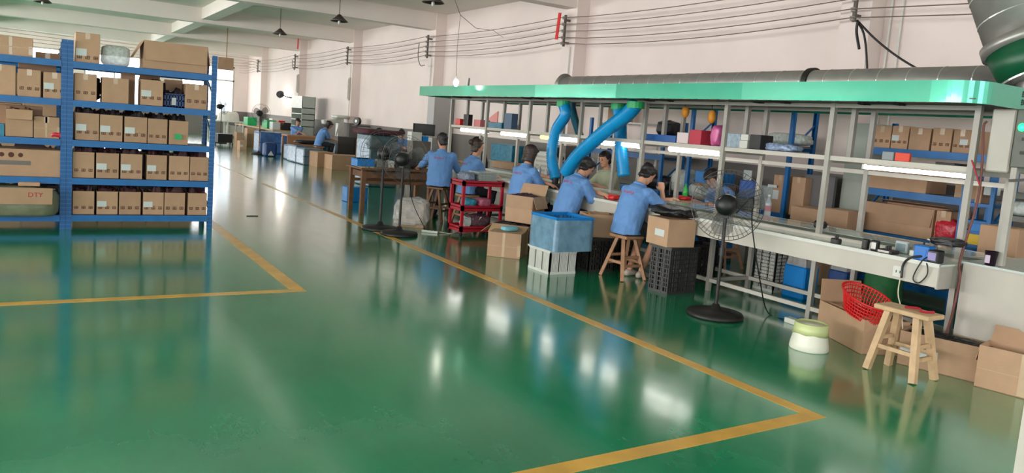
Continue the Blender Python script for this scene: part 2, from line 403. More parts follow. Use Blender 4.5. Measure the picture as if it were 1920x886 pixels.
# conduits beside pillars
for i, (x, y) in enumerate([(9.27, 5.95), (9.27, 5.80), (8.97, 12.55), (8.97, 18.95), (8.97, 25.3)]):
    single('wall_conduit', ['plastic conduit nearest the right edge running up the wall', 'plastic conduit beside the nearest pillar', 'thin conduit down the second pillar', 'thin conduit down the third pillar', 'thin conduit down the fourth pillar'][i],
           'conduit', MB().cyl((x, y, 1.4), (x, y, ZC-.02 if i < 2 else 3.3), .014, n=8), WPL)
for i, (x, y0, y1) in enumerate([(652, 145, 188), (556, 139, 174)]):
    X = 8.94; a = PX(x, y0, X); b = PX(x, y1, X)
    t = thing('wall_tube_fitting', ['unlit white tube lamp standing upright on the fourth pillar', 'unlit white tube lamp standing upright on the fifth pillar'][i], 'lamp', b)
    part('housing', MB().box(X, X+.05, b.y-.05, b.y+.05, b.z, a.z), WMET, t, world=True)
    part('tube', MB().cyl((X-.02, b.y, b.z+.05), (X-.02, b.y, a.z-.05), .016), WPL, t, world=True)
def cable(label, pts, r=.008, mat=None, name='cable', n=10, cat='cable'):
    return single(name, label, cat, MB().tube(bez(pts, n), r, 6), mat or BLK, smooth=True)
X = 8.75
cable('black cable looping down from the nearest bracket to the hood duct', [PX(1607, 38, X), PX(1622, 75, X), PX(1634, 132, X)-Vector((0, 0, .3))], .014)
cable('black cable slanting right from the nearest bracket', [PX(1607, 38, X), PX(1640, 72, X), PX(1680, 104, X), PX(1723, 130, X), PX(1760, 145, X)], .014)
cable('short black cable end dangling under the nearest bracket', [PX(1608, 40, X-.03), PX(1606, 60, X-.03), PX(1611, 92, X-.03)], .018)
cable('grey hooked cable end hanging under the third pillar bracket', [PX(786, 80, X), PX(784, 105, X), PX(788, 122, X), PX(796, 122, X)], .012, WIREM)
cable('small hooked cable end under the fifth pillar bracket', [PX(548, 112, X), PX(549, 126, X), PX(552, 131, X)], .014, WIREM)

# ================================================================ cartons
def flap(L, W, ang):          # hinge along x at origin, outward = -y
    d = Vector((0, -math.sin(ang), math.cos(ang))); n = Vector((0, math.cos(ang), math.sin(ang)))*.004
    h = W/2-.004; o = Vector((0, 0, 0))
    vs = [Vector((-h, 0, 0))-n*0, Vector((h, 0, 0)), Vector((h*.97, 0, 0))+d*L, Vector((-h*.97, 0, 0))+d*L]
    return vs+[v-n for v in vs], [(0, 1, 2, 3), (7, 6, 5, 4), (0, 4, 5, 1), (1, 5, 6, 2), (2, 6, 7, 3), (3, 7, 4, 0)]
def carton(label, loc, size, rz=0, open_=None, marks=0, paper=0, fill=None, tape=True, name='carton', cat='carton', group=None, mz=.25, parent=None, fillh=.05, tapef=False):
    """open_: None closed, or dict side->angle in degrees for the flaps (f,b,l,r)"""
    w_, d_, h_ = size
    t = thing(name, label, cat, loc, rz, group) if parent is None else parent
    if open_ is None:
        m = MB().box(-w_/2, w_/2, -d_/2, d_/2, 0, h_-.004)
        part('body', m, CARD, t, bevel=.004)
        for s in (-1, 1):
            part('top_flap', MB().box(min(s*.0015, s*(w_/2-.003)), max(s*.0015, s*(w_/2-.003)), -d_/2+.002, d_/2-.002, h_-.004, h_) if w_ < d_ else
                 MB().box(-w_/2+.002, w_/2-.002, min(s*.0015, s*(d_/2-.003)), max(s*.0015, s*(d_/2-.003)), h_-.004, h_), CARD, t)
        if tape:
            tm = MB()
            if w_ < d_: tm.box(-.025, .025, -d_/2-.001, d_/2+.001, h_, h_+.0008).box(-.025, .025, -d_/2-.0012, -d_/2, h_-.07, h_)
            else: tm.box(-w_/2, w_/2, -.025, .025, h_, h_+.0008)
            part('tape', tm, TAPE, t)
    else:
        k = .005
        m = MB().box(-w_/2, w_/2, -d_/2, -d_/2+k, 0, h_).box(-w_/2, w_/2, d_/2-k, d_/2, 0, h_).box(-w_/2, -w_/2+k, -d_/2+k, d_/2-k, 0, h_).box(w_/2-k, w_/2, -d_/2+k, d_/2-k, 0, h_).box(-w_/2, w_/2, -d_/2, d_/2, 0, k)
        part('body', m, CARD, t)
        for sd, an in open_.items():
            an = R_(an); W = w_ if sd in 'fb' else d_; L = min(w_, d_)*.48
            vs, fs = flap(L, W, an)
            rot = {'f': 0, 'r': 90, 'b': 180, 'l': -90}[sd]; off = {'f': (0, -d_/2), 'b': (0, d_/2), 'l': (-w_/2, 0), 'r': (w_/2, 0)}[sd]
            mm = Matrix.Translation((off[0], off[1], h_)) @ Matrix.Rotation(R_(rot), 4, 'Z')
            part('flap', MB().add([mm @ v for v in vs], fs), CARD, t)
    if fill:
        part('contents', MB().heap(-w_/2+.01, w_/2-.01, -d_/2+.01, d_/2-.01, h_-.015, fillh, seed=rnd.random()*50), fill, t, kind='stuff', smooth=False)
    y = -d_/2-.0012
    if marks:
        s = min(.05, w_/marks*.55); zz = h_*mz
        for i in range(marks):
            x = -w_/2+(i+.5)*w_/marks
            mm = MB().box(x-s/2, x+s/2, y, y+.0012, zz, zz+s*.16).box(x-s/2, x+s/2, y, y+.0012, zz+s*.34, zz+s*.48).box(x-s/2, x+s/2, y, y+.0012, zz+s*.68, zz+s*.82)
            for q in (-.5, -.05, .38): mm.box(x+q*s, x+q*s+s*.12, y, y+.0012, zz, zz+s*.8)
            part('printed_symbol', mm, INK, t)
    if paper:
        x = -w_/2+w_*(.24 if paper == 1 else .62)
        part('paper_label', MB().box(x-w_*.22, x+w_*.22, y-.001, y+.0005, h_*(mz+.1), h_*(mz+.1)+h_*.24), PAPER, t)
    if tapef:
        part('tape', MB().box(-w_*.06, w_*.02, y, y+.001, .01, h_).box(-w_/2, w_/2, y, y+.001, h_*.45, h_*.45+.004).box(w_*.40, w_*.5, y, y+.001, h_*.1, h_*.55), TAPE, t)
    return t

# ================================================================ BLUE RACKS ON THE LEFT
RY = 10.3; LV = [1.97, 1.522, 1.057, .606, .163]
def rack(label, x0, x1, y0, depth, levels, top, bh=.075, left_up=True, name='storage_rack', faceX=False, braces=True):
    """frame along x at y0 (front), depth back"""
    t = thing(name, label, 'rack', ((x0+x1)/2, y0+depth/2, 0))
    ux = ([x0] if left_up else []) + [x1]
    for x in ux:
        for y in (y0, y0+depth):
            m = MB().box(x-.03, x+.03, y-.004, y+.004, 0, top).box(x-.03, x-.024, y, y+.045 if y == y0 else y-.045, 0, top).box(x+.024, x+.03, y, y+.045 if y == y0 else y-.045, 0, top)
            part('upright', m, PERF, t, world=True)
        zz = .2
        while braces and zz < top-.3:
            part('brace', MB().bar((x, y0+.02, zz), (x, y0+depth-.02, zz+.25), .02, .02), BLUE, t, world=True); zz += .5
    for z in levels:
        for y in (y0, y0+depth): part('beam', MB().box(x0+.03, x1-.03, y-.012, y+.02, z-bh, z), BLUE, t, world=True)
        part('shelf_panel', MB().box(x0+.02, x1-.02, y0+.02, y0+depth-.02, z-.03, z-.004), M('shelf_panel_grey', (120, 118, 116), .6, vary=.1), t, world=True)
    return t
UX0, UX1 = .28, 1.865
rack('blue boltless rack bay left of the aisle filled with rows of small cartons', UX0, UX1, RY, .6, LV, 2.21)
rack('blue boltless rack bay at the left edge holding large cartons and sacks', -1.4, UX0-.062, RY, .6, LV, 2.21, left_up=False)
for i, y in enumerate((12.6, 15.0, 17.6)):
    rack(['blue rack directly behind the front left racks', 'blue rack standing two rows behind the front left racks', 'rearmost blue rack behind the front left racks'][i], -1.5, .25, y, .6, LV, 2.25, braces=False)
    
def rowbox(label, px0, px1, pyt, lvl, marks=0, paper=0, open_=None, fill=None, depth=.34, group='cartons in the left racks', dy=0, mz=.25, name='carton', tape=True, fillh=.05, tapef=False):
    Y = RY+.03+dy
    z = LV[lvl]
    pm = (px0+px1)/2
    a = PY(px0, pyt+20, Y).x; b = PY(px1, pyt+20, Y).x; h = PY(pm, pyt, Y).z-z
    return carton(label, ((a+b)/2, Y+depth/2, z), (b-a-.004, depth, h), 0, open_, marks, paper, fill, tape, name=name, group=group, mz=mz, fillh=fillh, tapef=tapef)
ORD = ['leftmost', 'second from left', 'third from left', 'fourth from left', 'fifth from left', 'rightmost']
# bottom and fourth shelf rows: open cartons full of small dark parts
for k, (a, b, p) in enumerate([(136, 177, 0), (181, 221, 1), (223, 264, 0), (268, 307, 1), (308, 347, 0), (352, 388, 0)]):
    rowbox('open printed carton, %s of six on the bottom shelf beside the aisle' % ORD[k], a, b, 358+k*.8, 4, 3, p, {}, MARO, fillh=.14)
for k, (a, b, p) in enumerate([(136, 177, 0), (180, 223, 1), (226, 267, 1), (275, 313, 1), (317, 355, 0), (356, 391, 0)]):
    rowbox('open printed carton, %s of six, second shelf from the floor' % ORD[k], a, b, 285+k*1.9, 3, 3, p, {}, MARO, fillh=.14)
for k, (a, b, p) in enumerate([(141, 186, 1), (187, 230, 1), (233, 276, 1), (277, 314, 0), (317, 353, 0)]):
    t = rowbox('open carton, %s of five on the middle aisle shelf' % ORD[k] if k < 4 else 'open carton with a green sticker on the middle shelf of the aisle bay', a, b, 212+k*3.6, 2, 3 if k < 4 else 0, p, {}, DARK, fillh=.12)
    if k == 4: part('green_sticker', MB().box(-.05, .03, -.2125, -.2112, .07, .14), GREENP, t, 'green paper sticker')
rowbox('printed carton, leftmost on the second shelf from the top of the aisle bay', 139, 182, 138, 1, 3, 0)
rowbox('plain tan carton without print on the second shelf from the top', 191, 242, 146, 1, 0, 0)
rowbox('printed carton with a paper label on the second shelf from the top', 264, 306, 150, 1, 3, 1, {'b': -60}, DARK)
rowbox('printed carton at the right end of the second shelf from the top', 348, 389, 158, 1, 3, 0)
rowbox('carton at the back between the plain and the labelled carton', 228, 254, 128, 1, 0, 0, dy=.36, depth=.2)
rowbox('tall half hidden carton with white label behind the blue lattice crate', 310, 343, 150, 1, 0, 1, dy=.36, depth=.2)
# blue thing between
a = PY(307, 190, RY+.1); b = PY(346, 190, RY+.1)
t = thing('blue_crate', 'blue lattice crate with a white tag between two cartons on the second shelf', 'crate', ((a.x+b.x)/2, RY+.22, LV[1]))
m = MB(); wx = (b.x-a.x)/2
for i in range(7): m.box(-wx+i*wx*2/7+.004, -wx+(i+1)*wx*2/7-.008, -.12, -.11, 0, .16)
m.box(-wx, wx, -.12, -.108, 0, .02).box(-wx, wx, -.12, -.108, .08, .095).box(-wx, wx, -.12, -.108, .15, .17).box(-wx, wx, .1, .11, 0, .17).box(-wx, -wx+.01, -.12, .11, 0, .17).box(wx-.01, wx, -.12, .11, 0, .17).box(-wx, wx, -.12, .11, 0, .008)
part('body', m, NAVY, t); part('tag', MB().box(-.03, .02, -.124, -.1215, .03, .12), PAPER, t)
part('contents', MB().heap(-wx+.012, wx-.012, -.1, .09, .15, .14, seed=4), DARK, t, kind='stuff')
# top shelf of the aisle bay
rowbox('carton with paper label standing on top of the aisle bay beside the upright', 141, 188, 62, 0, 3, 1, depth=.4, mz=.12)
def bag(label, c, size, mat, name='plastic_bag', cat='bag', seed=0, sq=.55, group=None, amp=.10):
    """crumpled sack: superellipsoid with folds"""
    m = MB(); nu, nv = 28, 16; vs = []
    sx, sy, sz = size
    def pw(v, e): return math.copysign(abs(v)**e, v)
    m.ball((0, 0, 0), 1, nu, nv)
    for i, v in enumerate(m.v):
        q = Vector((pw(v.x, sq), pw(v.y, sq), pw(v.z, sq)))
        n_ = noise.noise(v*2.2+Vector((seed, 0, 0)))*.6+noise.noise(v*6+Vector((0, seed, 0)))*.4
        k = 1+amp*n_*2
        m.v[i] = Vector((c[0]+q.x*sx/2*k, c[1]+q.y*sy/2*k, max(c[2], c[2]+sz/2+q.z*sz/2*k)))
    return single(name, label, cat, m, mat, group, smooth=True)
a = PY(189, 100, RY+.25); b = PY(243, 100, RY+.25)
bag('clear bag of small dark parts on the rack top beside the labelled carton', ((a.x+b.x)/2, RY+.28, LV[0]), (b.x-a.x, .36, PY(215, 86, RY+.28).z-LV[0]), CLEARG, seed=3, sq=.4, amp=.04)
a = PY(270, 100, RY+.02); b = PY(390, 100, RY+.02); hh = PY(330, 80, RY).z-LV[0]
t = carton('large carton with drooping front flap on top of the aisle bay', ((a.x+b.x)/2, RY+.28, LV[0]), (b.x-a.x, .5, hh*.98), 0, {'f': 172, 'l': 152, 'r': 172}, 0, 0, group='cartons in the left racks')
# left bay
bx = -.52
rowbox('taped carton wrapped in clear film on top of the left bay', -20, 62, 68, 0, tapef=True, depth=.26)
rowbox('low carton lying at the back on top of the left bay', 66, 112, 99, 0, dy=.28, depth=.28)
rowbox('tall plain carton at the left edge on the second shelf from the top', -34, 30, 120, 1)
rowbox('printed carton in the middle of the left bay, second shelf from the top', 33, 77, 130, 1, 3)
rowbox('printed carton with a white label beside the upright in the left bay', 81, 124, 136, 1, 3, 1)
rowbox('film wrapped carton at the back above the printed cartons of the left bay', 34, 106, 112, 1, dy=.36, depth=.2)
rowbox('dented carton on the middle shelf of the left bay', 10, 62, 205, 2, open_={'f': 150}, fill=CARD2, depth=.4)
rowbox('small carton with torn corner on the middle shelf of the left bay', 63, 112, 219, 2, tapef=True)
rowbox('carton at the back of the middle shelf, left bay, near the frame edge', -40, 80, 196, 2, dy=.36, depth=.2)
c = PY(110, 250, RY+.1)
bag('red plastic bag on the middle shelf of the left bay', (c.x, RY+.12, LV[2]), (.20, .2, .085), M('red_film', (200, 40, 60), .25, vary=.2, scale=20, bump=.5), seed=9)
a = PY(0, 240, RY+.05)
single('teal_bin', 'teal plastic bin at the left edge of the middle shelf', 'bin', MB().box(a.x-.14, a.x+.04, RY+.03, RY+.25, LV[2], PY(0, 232, RY).z), TEALPL)
t = rowbox('large worn carton with faded red and grey print, left bay', -50, 115, 279, 3, depth=.5, tape=True)
mm = MB(); yb = -.2515
for i, (x, z, s, mt) in enumerate([(.02, .245, .06, 0), (.12, .245, .05, 1), (.21, .245, .06, 1), (.30, .245, .05, 1)]):
    part('printed_symbol', MB().ball((x-.28, yb, z), (s/2, .001, s/2), 8, 6), INK if mt else REDP, t)
part('printed_band', MB().box(-.22, .12, yb, yb+.001, .13, .18), M('grey_ink', (120, 112, 106), .8), t)
# sack carton at floor, left bay
za = .10
cx = (PY(0, 400, 10.2).x+PY(112, 400, 10.2).x)/2-.25
t = thing('wrapped_carton', 'bulging plastic wrapped carton lettered DTY low in the left bay', 'carton', (cx, RY+.08, 0))
wb = 2*(PY(108, 400, 10.2).x-cx)
m = MB(); m.ball((0, 0, 0), 1, 28, 14)
for i, v in enumerate(m.v):
    q = Vector([math.copysign(abs(x)**.45, x) for x in v]); k = 1+.05*noise.noise(v*5)
    bulge = 1+.10*(1-v.z*v.z)
    m.v[i] = Vector((q.x*wb/2*k*bulge*.95, q.y*.26*k*bulge, max(.17+.0, .30+q.z*.20*k)))
m.v = [Vector((v.x, v.y, v.z+.0)) for v in m.v]
part('wrap', m, M('dull_green_film', (116, 120, 96), .35, vary=.2, scale=8, bump=.6, bscale=16), t, smooth=True)
part('carton_panel', MB().box(-wb/2*.97, wb/2*.90, -.30, -.285, .31, .50), CARD, t, bevel=.004)
text_part('DTY', .075, REDP, t, (wb/2-.22, -.3015, .42), (R_(90), 0, 0))
a = PY(34, 350, RY-.12); b = PY(75, 350, RY-.12)
carton('small pinkish carton standing on the wrapped carton lettered DTY', ((a.x+b.x)/2, RY+.02, .505), (b.x-a.x, .2, .03+a.z-.505+.02), 0)
# dark bins and cartons filling the back of the racks
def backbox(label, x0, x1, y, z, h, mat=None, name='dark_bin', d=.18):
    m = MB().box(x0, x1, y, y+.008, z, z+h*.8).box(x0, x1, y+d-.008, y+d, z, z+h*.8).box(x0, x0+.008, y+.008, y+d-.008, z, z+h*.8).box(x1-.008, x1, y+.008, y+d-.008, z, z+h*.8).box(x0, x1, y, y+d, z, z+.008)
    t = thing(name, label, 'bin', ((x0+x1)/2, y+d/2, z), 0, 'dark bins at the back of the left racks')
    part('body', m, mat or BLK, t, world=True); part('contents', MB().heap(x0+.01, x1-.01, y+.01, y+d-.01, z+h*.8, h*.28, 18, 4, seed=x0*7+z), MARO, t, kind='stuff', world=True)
LN = {2: 'middle shelf', 3: 'second shelf up', 4: 'bottom shelf', 1: 'second shelf down'}
O5 = ['leftmost', 'second', 'third', 'fourth', 'rightmost']
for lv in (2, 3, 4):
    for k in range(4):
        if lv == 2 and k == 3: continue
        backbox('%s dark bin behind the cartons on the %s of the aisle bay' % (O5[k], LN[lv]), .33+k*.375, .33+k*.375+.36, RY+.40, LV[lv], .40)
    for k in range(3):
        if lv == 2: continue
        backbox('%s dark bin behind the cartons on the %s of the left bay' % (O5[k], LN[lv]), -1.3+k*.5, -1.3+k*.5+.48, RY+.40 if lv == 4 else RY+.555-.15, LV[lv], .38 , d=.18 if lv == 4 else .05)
for i, (y, nm) in enumerate([(12.63, 'the rack directly behind the front left racks'), (15.03, 'the second rack behind the front left racks')]):
    for lv in range(1, 5):
        for k in range(4):
            if lv == 1 and k == 3: continue
            carton('brown carton, %s on the %s of %s' % (['leftmost', 'second', 'third', 'fourth'][k], LN[lv], ['the first hidden rack', 'the second hidden rack'][i]), (-1.28+k*.42, y+.22, LV[lv]), (.40, .42, .30+.04*((k+lv) % 3)), group='cartons in the rows behind', tape=False)
for k in range(5):
    carton('%s lower carton of the floor row behind the aisle bay' % O5[k], (.55+k*.33, 12.9, 0), (.32, .4, .42), group='floor cartons behind the rack', tape=False)
    carton('%s upper carton of the floor row behind the aisle bay' % O5[k], (.55+k*.33, 12.9, .42), (.32, .4, .36), group='floor cartons behind the rack', tape=False)

# ================================================================ WORKBENCH LINE
PYS = [3.15+1.287*k for k in range(8)]
XF, XM, XB = 6.227, 6.55, 6.86
t = thing('workbench', 'long pale workbench line with white apron, green belt and shelf under the green hood', 'workbench', (6.5, 7.6, 0))
BY0, BY1 = 3.09, 12.25
def tube_sq(x, y, z0, z1, w=.045): return MB().box(x-w/2, x+w/2, y-w/2, y+w/2, z0, z1)
ZS = 1.57
part('apron', MB().box(5.85, 5.87, BY0, BY1, .635, .80), WMET, t, world=True)
part('end_panel', MB().box(5.87, 6.2, BY0, BY0+.02, .62, .80), ALU, t, world=True)
part('worktop', MB().box(5.84, 6.19, BY0-.01, BY1, .80, .815), M('worktop_pale', (196, 206, 196), .12, vary=.05, scale=5), t, 'pale worktop with a white front edge', world=True)
part('edge_strip', MB().box(5.832, 5.85, BY0-.01, BY1, .792, .822), WPL, t, world=True)
part('belt', MB().box(6.26, 6.82, BY0, BY1, .79, .80), M('green_belt', (26, 92, 62), .3, vary=.12), t, 'dark green conveyor belt', world=True)
part('rail', MB().box(6.195, 6.205, BY0, BY1, .78, .84), WMET, t, world=True)
part('rail', MB().box(6.25, 6.26, BY0, BY1, .78, .84), WMET, t, world=True)
part('rail', MB().box(6.82, 6.835, BY0, BY1, .78, .84), WMET, t, world=True)
part('glass_strip', MB().box(6.30, 6.78, BY0+.02, 7.9, .86, .866), GLASSM, t, 'clear glass strip above the belt', world=True)
part('worktop', MB().box(6.885, 7.25, BY0-.01, BY1, .80, .815), M('worktop_pale', (0, 0, 0)), t, world=True)
part('apron', MB().box(7.24, 7.26, BY0, BY1, .635, .80), WMET, t, world=True)
for y in PYS:
    part('post', tube_sq(XF, y, 0, 2.06), ALU, t, world=True)
    part('post', tube_sq(XB, y, 0, 2.06), ALU, t, world=True)
    part('stub_post', tube_sq(XM, y, ZS, 2.06), ALU, t, world=True)
    part('foot_beam', MB().box(XF, XB, y-.02, y+.02, .10, .14), ALU, t, world=True)
    part('bracket', MB().box(5.87, 7.24, y-.018, y+.018, .70, .75), ALU, t, world=True)
    part('shelf_arm', MB().box(XF-.02, XB+.02, y-.018, y+.018, ZS-.06, ZS-.02), ALU, t, world=True)
for a, b in zip(PYS[:-1], PYS[1:]):
    part('foot_rail', MB().box(XF-.02, XF+.02, a+.02, b-.02, .10, .14), WMET, t, world=True)
    part('foot_rail', MB().box(XB-.02, XB+.02, a+.02, b-.02, .10, .14), WMET, t, world=True)
    part('shelf_board', MB().box(XF+.0, XB+.02, a+.024, b-.024, ZS-.02, ZS), WMET, t, world=True)
    part('shelf_edge', MB().box(XF-.005, XF+.02, a+.024, b-.024, ZS-.035, ZS+.006), WMET, t, world=True)
    part('light_rail', MB().box(XB-.02, XB+.02, a+.024, b-.024, 1.42, 1.46), WMET, t, world=True)
    part('hood_rail', MB().box(XF-.02, XF+.02, a+.024, b-.024, 2.02, 2.055), ALU, t, world=True)
    part('hood_rail', MB().box(XB-.02, XB+.02, a+.024, b-.024, 2.02, 2.055), ALU, t, world=True)
for y, z in ((3.40, .70), (8.42, .66), (8.28, .66)):
    sk = part('socket_plate', MB().box(5.843, 5.852, y-.045, y+.045, z-.045, z+.045), WPL, t, world=True, bevel=.002)
    part('socket_hole', MB().box(5.842, 5.8445, y-.02, y-.012, z-.01, z+.01).box(5.842, 5.8445, y+.012, y+.02, z-.01, z+.01), BLK, sk, world=True)
bench = t
# tube lamps under the shelf
def tube_lamp(label, y0, y1, col=TUBE, big=False):
    y0, y1 = min(y0, y1), max(y0, y1); x, z = 6.33, 1.50
    t = thing('tube_lamp', label, 'lamp', (x, (y0+y1)/2, z), 0, None)
    part('batten', MB().box(x-.02, x+.05, y0, y1, z+.025, z+.045), WMET, t, world=True)
    r = .018 if not big else .03
    part('tube', MB().cyl((x, y0+.02, z), (x, y1-.02, z), r, n=10), col, t, world=True, smooth=True)
    part('end_cap', MB().box(x-.02, x+.02, y0, y0+.02, z-.02, z+.03), WPL, t, world=True)
    part('end_cap', MB().box(x-.02, x+.02, y1-.02, y1, z-.02, z+.03), WPL, t, world=True)
tube_lamp('brightest tube lamp under the shelf nearest the machine', 3.2, 4.14)
tube_lamp('lit tube lamp under the shelf holding the pink bag', 5.84, 6.66, big=True)
tube_lamp('lit tube lamp between the blue hoses and the nearest worker', 7.16, 7.95, big=True)
tube_lamp('lit tube lamp crossing behind the slanting blue hose', 8.42, 9.0, big=True)
tube_lamp('yellowed tube lamp behind the left blue hose', 9.03, 9.4, YTUBE, True)
tube_lamp('lit tube lamp over the worker with bobbed hair', 9.72, 10.55, big=True)
tube_lamp('lit tube lamp at the far end over the dark haired worker', 10.98, 11.95, big=True)
# hood
HX0, HX1, HY0, HY1, HZ0, HZ1 = 5.6, 7.5, 2.86, 12.2, 2.035, 2.195
HG = M('green_hood_sheet', (58, 168, 140), .16, metal=.35, vary=.06, scale=3, bump=.22, bscale=2.0, coat=.6)
HGE = HG
t = thing('green_hood', 'long green sheet metal fume hood over the workbench line', 'hood', (6.5, 7.5, HZ0))
segs = [12.2, 10.3, 8.55, 6.85, 5.0, 3.2]
for i, (a, b) in enumerate(zip(segs[:-1], segs[1:])):
    o = .002*(i % 2)
    part('fascia_panel', MB().add([(HX0-o, a, HZ0), (HX0-o, b, HZ0), (HX0+.006-.002*(i % 3), b, HZ1), (HX0+.006-.002*(i % 3), a, HZ1), (HX0+.01, a, HZ0), (HX0+.01, b, HZ0), (HX0+.012, b, HZ1), (HX0+.012, a, HZ1)],
         [(0, 1, 2, 3), (7, 6, 5, 4), (0, 4, 5, 1), (3, 2, 6, 7), (1, 5, 6, 2), (0, 3, 7, 4)]), HG, t, world=True)
vs = []; n = 10; r = .22
pts = [(HX0, 3.2)]+[(HX0+r-r*math.cos(math.pi/2*k/n), HY0+r-r*math.sin(math.pi/2*k/n)) for k in range(n+1)]+[(6.6, HY0)]
def strip(pts, z0, z1, th=.01):
    m = MB()
    for (ax, ay), (bx_, by_) in zip(pts[:-1], pts[1:]):
        d = Vector((bx_-ax, by_-ay)).normalized(); nx, ny = -d.y*th*-1, d.x*th*-1
        m.add([(ax, ay, z0), (bx_, by_, z0), (bx_, by_, z1), (ax, ay, z1), (ax-nx, ay-ny, z0), (bx_-nx, by_-ny, z0), (bx_-nx, by_-ny, z1), (ax-nx, ay-ny, z1)],
              [(0, 1, 2, 3), (7, 6, 5, 4), (0, 4, 5, 1), (3, 2, 6, 7)])
    return m
part('corner_panel', strip(pts, HZ0, HZ1), HG, t, 'rounded corner sheet', world=True, smooth=False)
part('end_panel', MB().box(6.6, HX1, HY0, HY0+.01, HZ0, HZ1), HG, t, world=True)
part('rear_panel', MB().box(HX1-.01, HX1, HY0, HY1, HZ0, HZ1), HG, t, world=True)
part('end_panel', MB().box(HX0, HX1, HY1-.0, HY1+.01, HZ0, HZ1), HG, t, world=True)
part('lip', MB().box(HX0+.012, HX0+.05, 3.1, HY1, HZ0, HZ0+.008), HG, t, world=True)
part('soffit', MB().box(HX0+.05, HX1-.01, HY0+.05, HY1, HZ0+.028, HZ0+.036), M('dull_soffit_sheet', (112, 104, 92), .5, metal=.3, vary=.12), t, 'dull grey underside sheet', world=True)
part('top_sheet', MB().box(HX0+.02, HX1-.01, HY0+.2, HY1, HZ1-.014, HZ1-.01), GMET, t, world=True)
part('batten', MB().box(7.1, 7.14, HY0+.05, HY1, HZ0-.0, HZ0+.028), GREENP, t, world=True)
for x_, y_ in ((1670, 197), (1452, 192), (1270, 192), (1035, 188), (945, 190)):
    p = F(x_, y_, HZ0+.02)
    part('extraction_collar', MB().lathe([(.19, -.012), (.19, .008), (.15, .008), (.15, -.012)], (min(max(p.x, 5.9), 6.15), p.y, HZ0+.02), 24, cap=False).lathe([(0.001, .006), (.15, .007)], (min(max(p.x, 5.9), 6.15), p.y, HZ0+.02), 24, cap=False), BLKM, t, world=True)
# dark lettering on the hood end
gm = MB()
for j in range(2):
    for i in range(3):
        x = 6.22+i*.085; z = HZ0+.095-j*.06; y = HY0-.001
        for q in range(3): gm.box(x, x+.05-(.015*((i+j+q) % 2)), y-.001, y, z+q*.015, z+q*.015+.006)
        gm.box(x+.012, x+.02, y-.001, y, z-.004, z+.042); 
        if (i+j) % 2: gm.box(x+.038, x+.046, y-.001, y, z, z+.04)
part('lettering', gm, M('dark_lettering', (18, 44, 34), .6), t, 'dark characters painted on the hood end', world=True)
hood = t
# ducts
def duct(name, label, a, b, r, step=.28, mat=GMET):
    a = Vector(a); b = Vector(b); t = thing(name, label, 'duct', a)
    part('pipe', MB().cyl(a, b, r, n=28), mat, t, world=True, smooth=True)
    d = (b-a); L_ = d.length; d.normalize(); k = step
    while k < L_-.05:
        c = a+d*k; part('seam', MB().cyl(c-d*.005, c+d*.005, r+.004, n=28), M('bright_seam', (196, 198, 194), .3, metal=.7), t, world=True); k += step
    return t
dz = HZ1+.135
t = duct('exhaust_duct', 'long grey spiral exhaust duct lying on top of the green hood', (7.05, 3.3, dz), (7.05, 9.95, dz), .14, .30)
part('flange', MB().cyl((7.05, 9.9, dz), (7.05, 10.0, dz), .19, .14, n=28), GMET, t, world=True, smooth=True)
part('flange', MB().cyl((7.05, 5.30, dz), (7.05, 5.36, dz), .165, n=28), BLKM, t, 'dark joint band', world=True)
part('flange', MB().cyl((7.05, 3.3, dz), (7.05, 3.36, dz), .165, n=28), BLKM, t, world=True)
part('support', MB().box(6.98, 7.12, 3.8, 3.9, HZ1-.01, HZ1+.01), GMET, t, world=True)
pa = PX(1921, 80, 6.6); pb2 = PX(1893, 0, 6.6)
d = (pb2-pa).normalized()
t = duct('riser_duct', 'wide spiral duct rising out of the top right corner above the hood', pa, pa+d*2.3, .27, .22)
part('flange', MB().cyl(pa-d*.05, pa+d*.03, .31, n=32), GMET, t, world=True, smooth=True)
pe = pa-d*.30
part('green_sleeve', MB().cyl(pa-d*.05, pe, .285, .25, n=32), M('deep_green_paint', (8, 84, 52), .4, vary=.1), t, 'deep green sleeve', world=True, smooth=True)
part('rim', MB().cyl(pe, pe-d*.015, .27, n=32), M('bright_seam', (0, 0, 0)), t, world=True)
part('elbow', MB().tube(bez([pe-d*.01, pe-d*.16+Vector((.05, .05, 0)), Vector((7.0, 3.05, dz)), Vector((7.05, 3.32, dz))], 6), .15, 24), GMET, t, world=True, smooth=True)
single('hood_stub', 'small grey pipe stub on the far end of the hood', 'pipe', MB().cyl(PX(876, 165, 6.0)-Vector((0, 0, .02)), PX(878, 152, 6.0)+Vector((0,0,.05)), .03), GMET)

# machine at the right end
t = thing('tunnel_machine', 'pale enclosed machine with green lamp at the right end of the bench', 'machine', (6.6, 2.6, 0))
part('side_panel', MB().box(6.12, 6.14, 2.15, 3.05, 0, .83), M('machine_panel', (186, 180, 170), .45, vary=.04), t, world=True)
part('top_plate', MB().box(6.10, 7.2, 2.1, 3.06, .83, .846), M('machine_top', (180, 190, 184), .3, vary=.05), t, world=True)
part('end_panel', MB().box(6.14, 7.2, 2.15, 2.17, 0, .83), M('machine_panel', (0, 0, 0)), t, world=True)
part('upper_box', MB().box(6.2, 6.75, 2.87, 3.04, 1.555, 2.035), M('machine_panel', (0, 0, 0)), t, 'pale grey upper housing', world=True, bevel=.01)
gp = PX(1918, 236, 6.19)
part('control_box', MB().box(6.17, 6.9, 2.2, 2.85, 1.60, 2.035), M('control_grey', (96, 100, 92), .5, vary=.1), t, 'dark grey control housing', world=True, bevel=.008)
part('indicator_lamp', MB().ball((6.165, 2.80, 1.90), (.012, .03, .03)), LED, t, 'glowing green indicator', world=True, smooth=True)
for z in (1.80, 1.70): part('vent_slot', MB().box(6.162, 6.17, 2.66, 2.79, z, z+.025), BLKM, t, world=True)
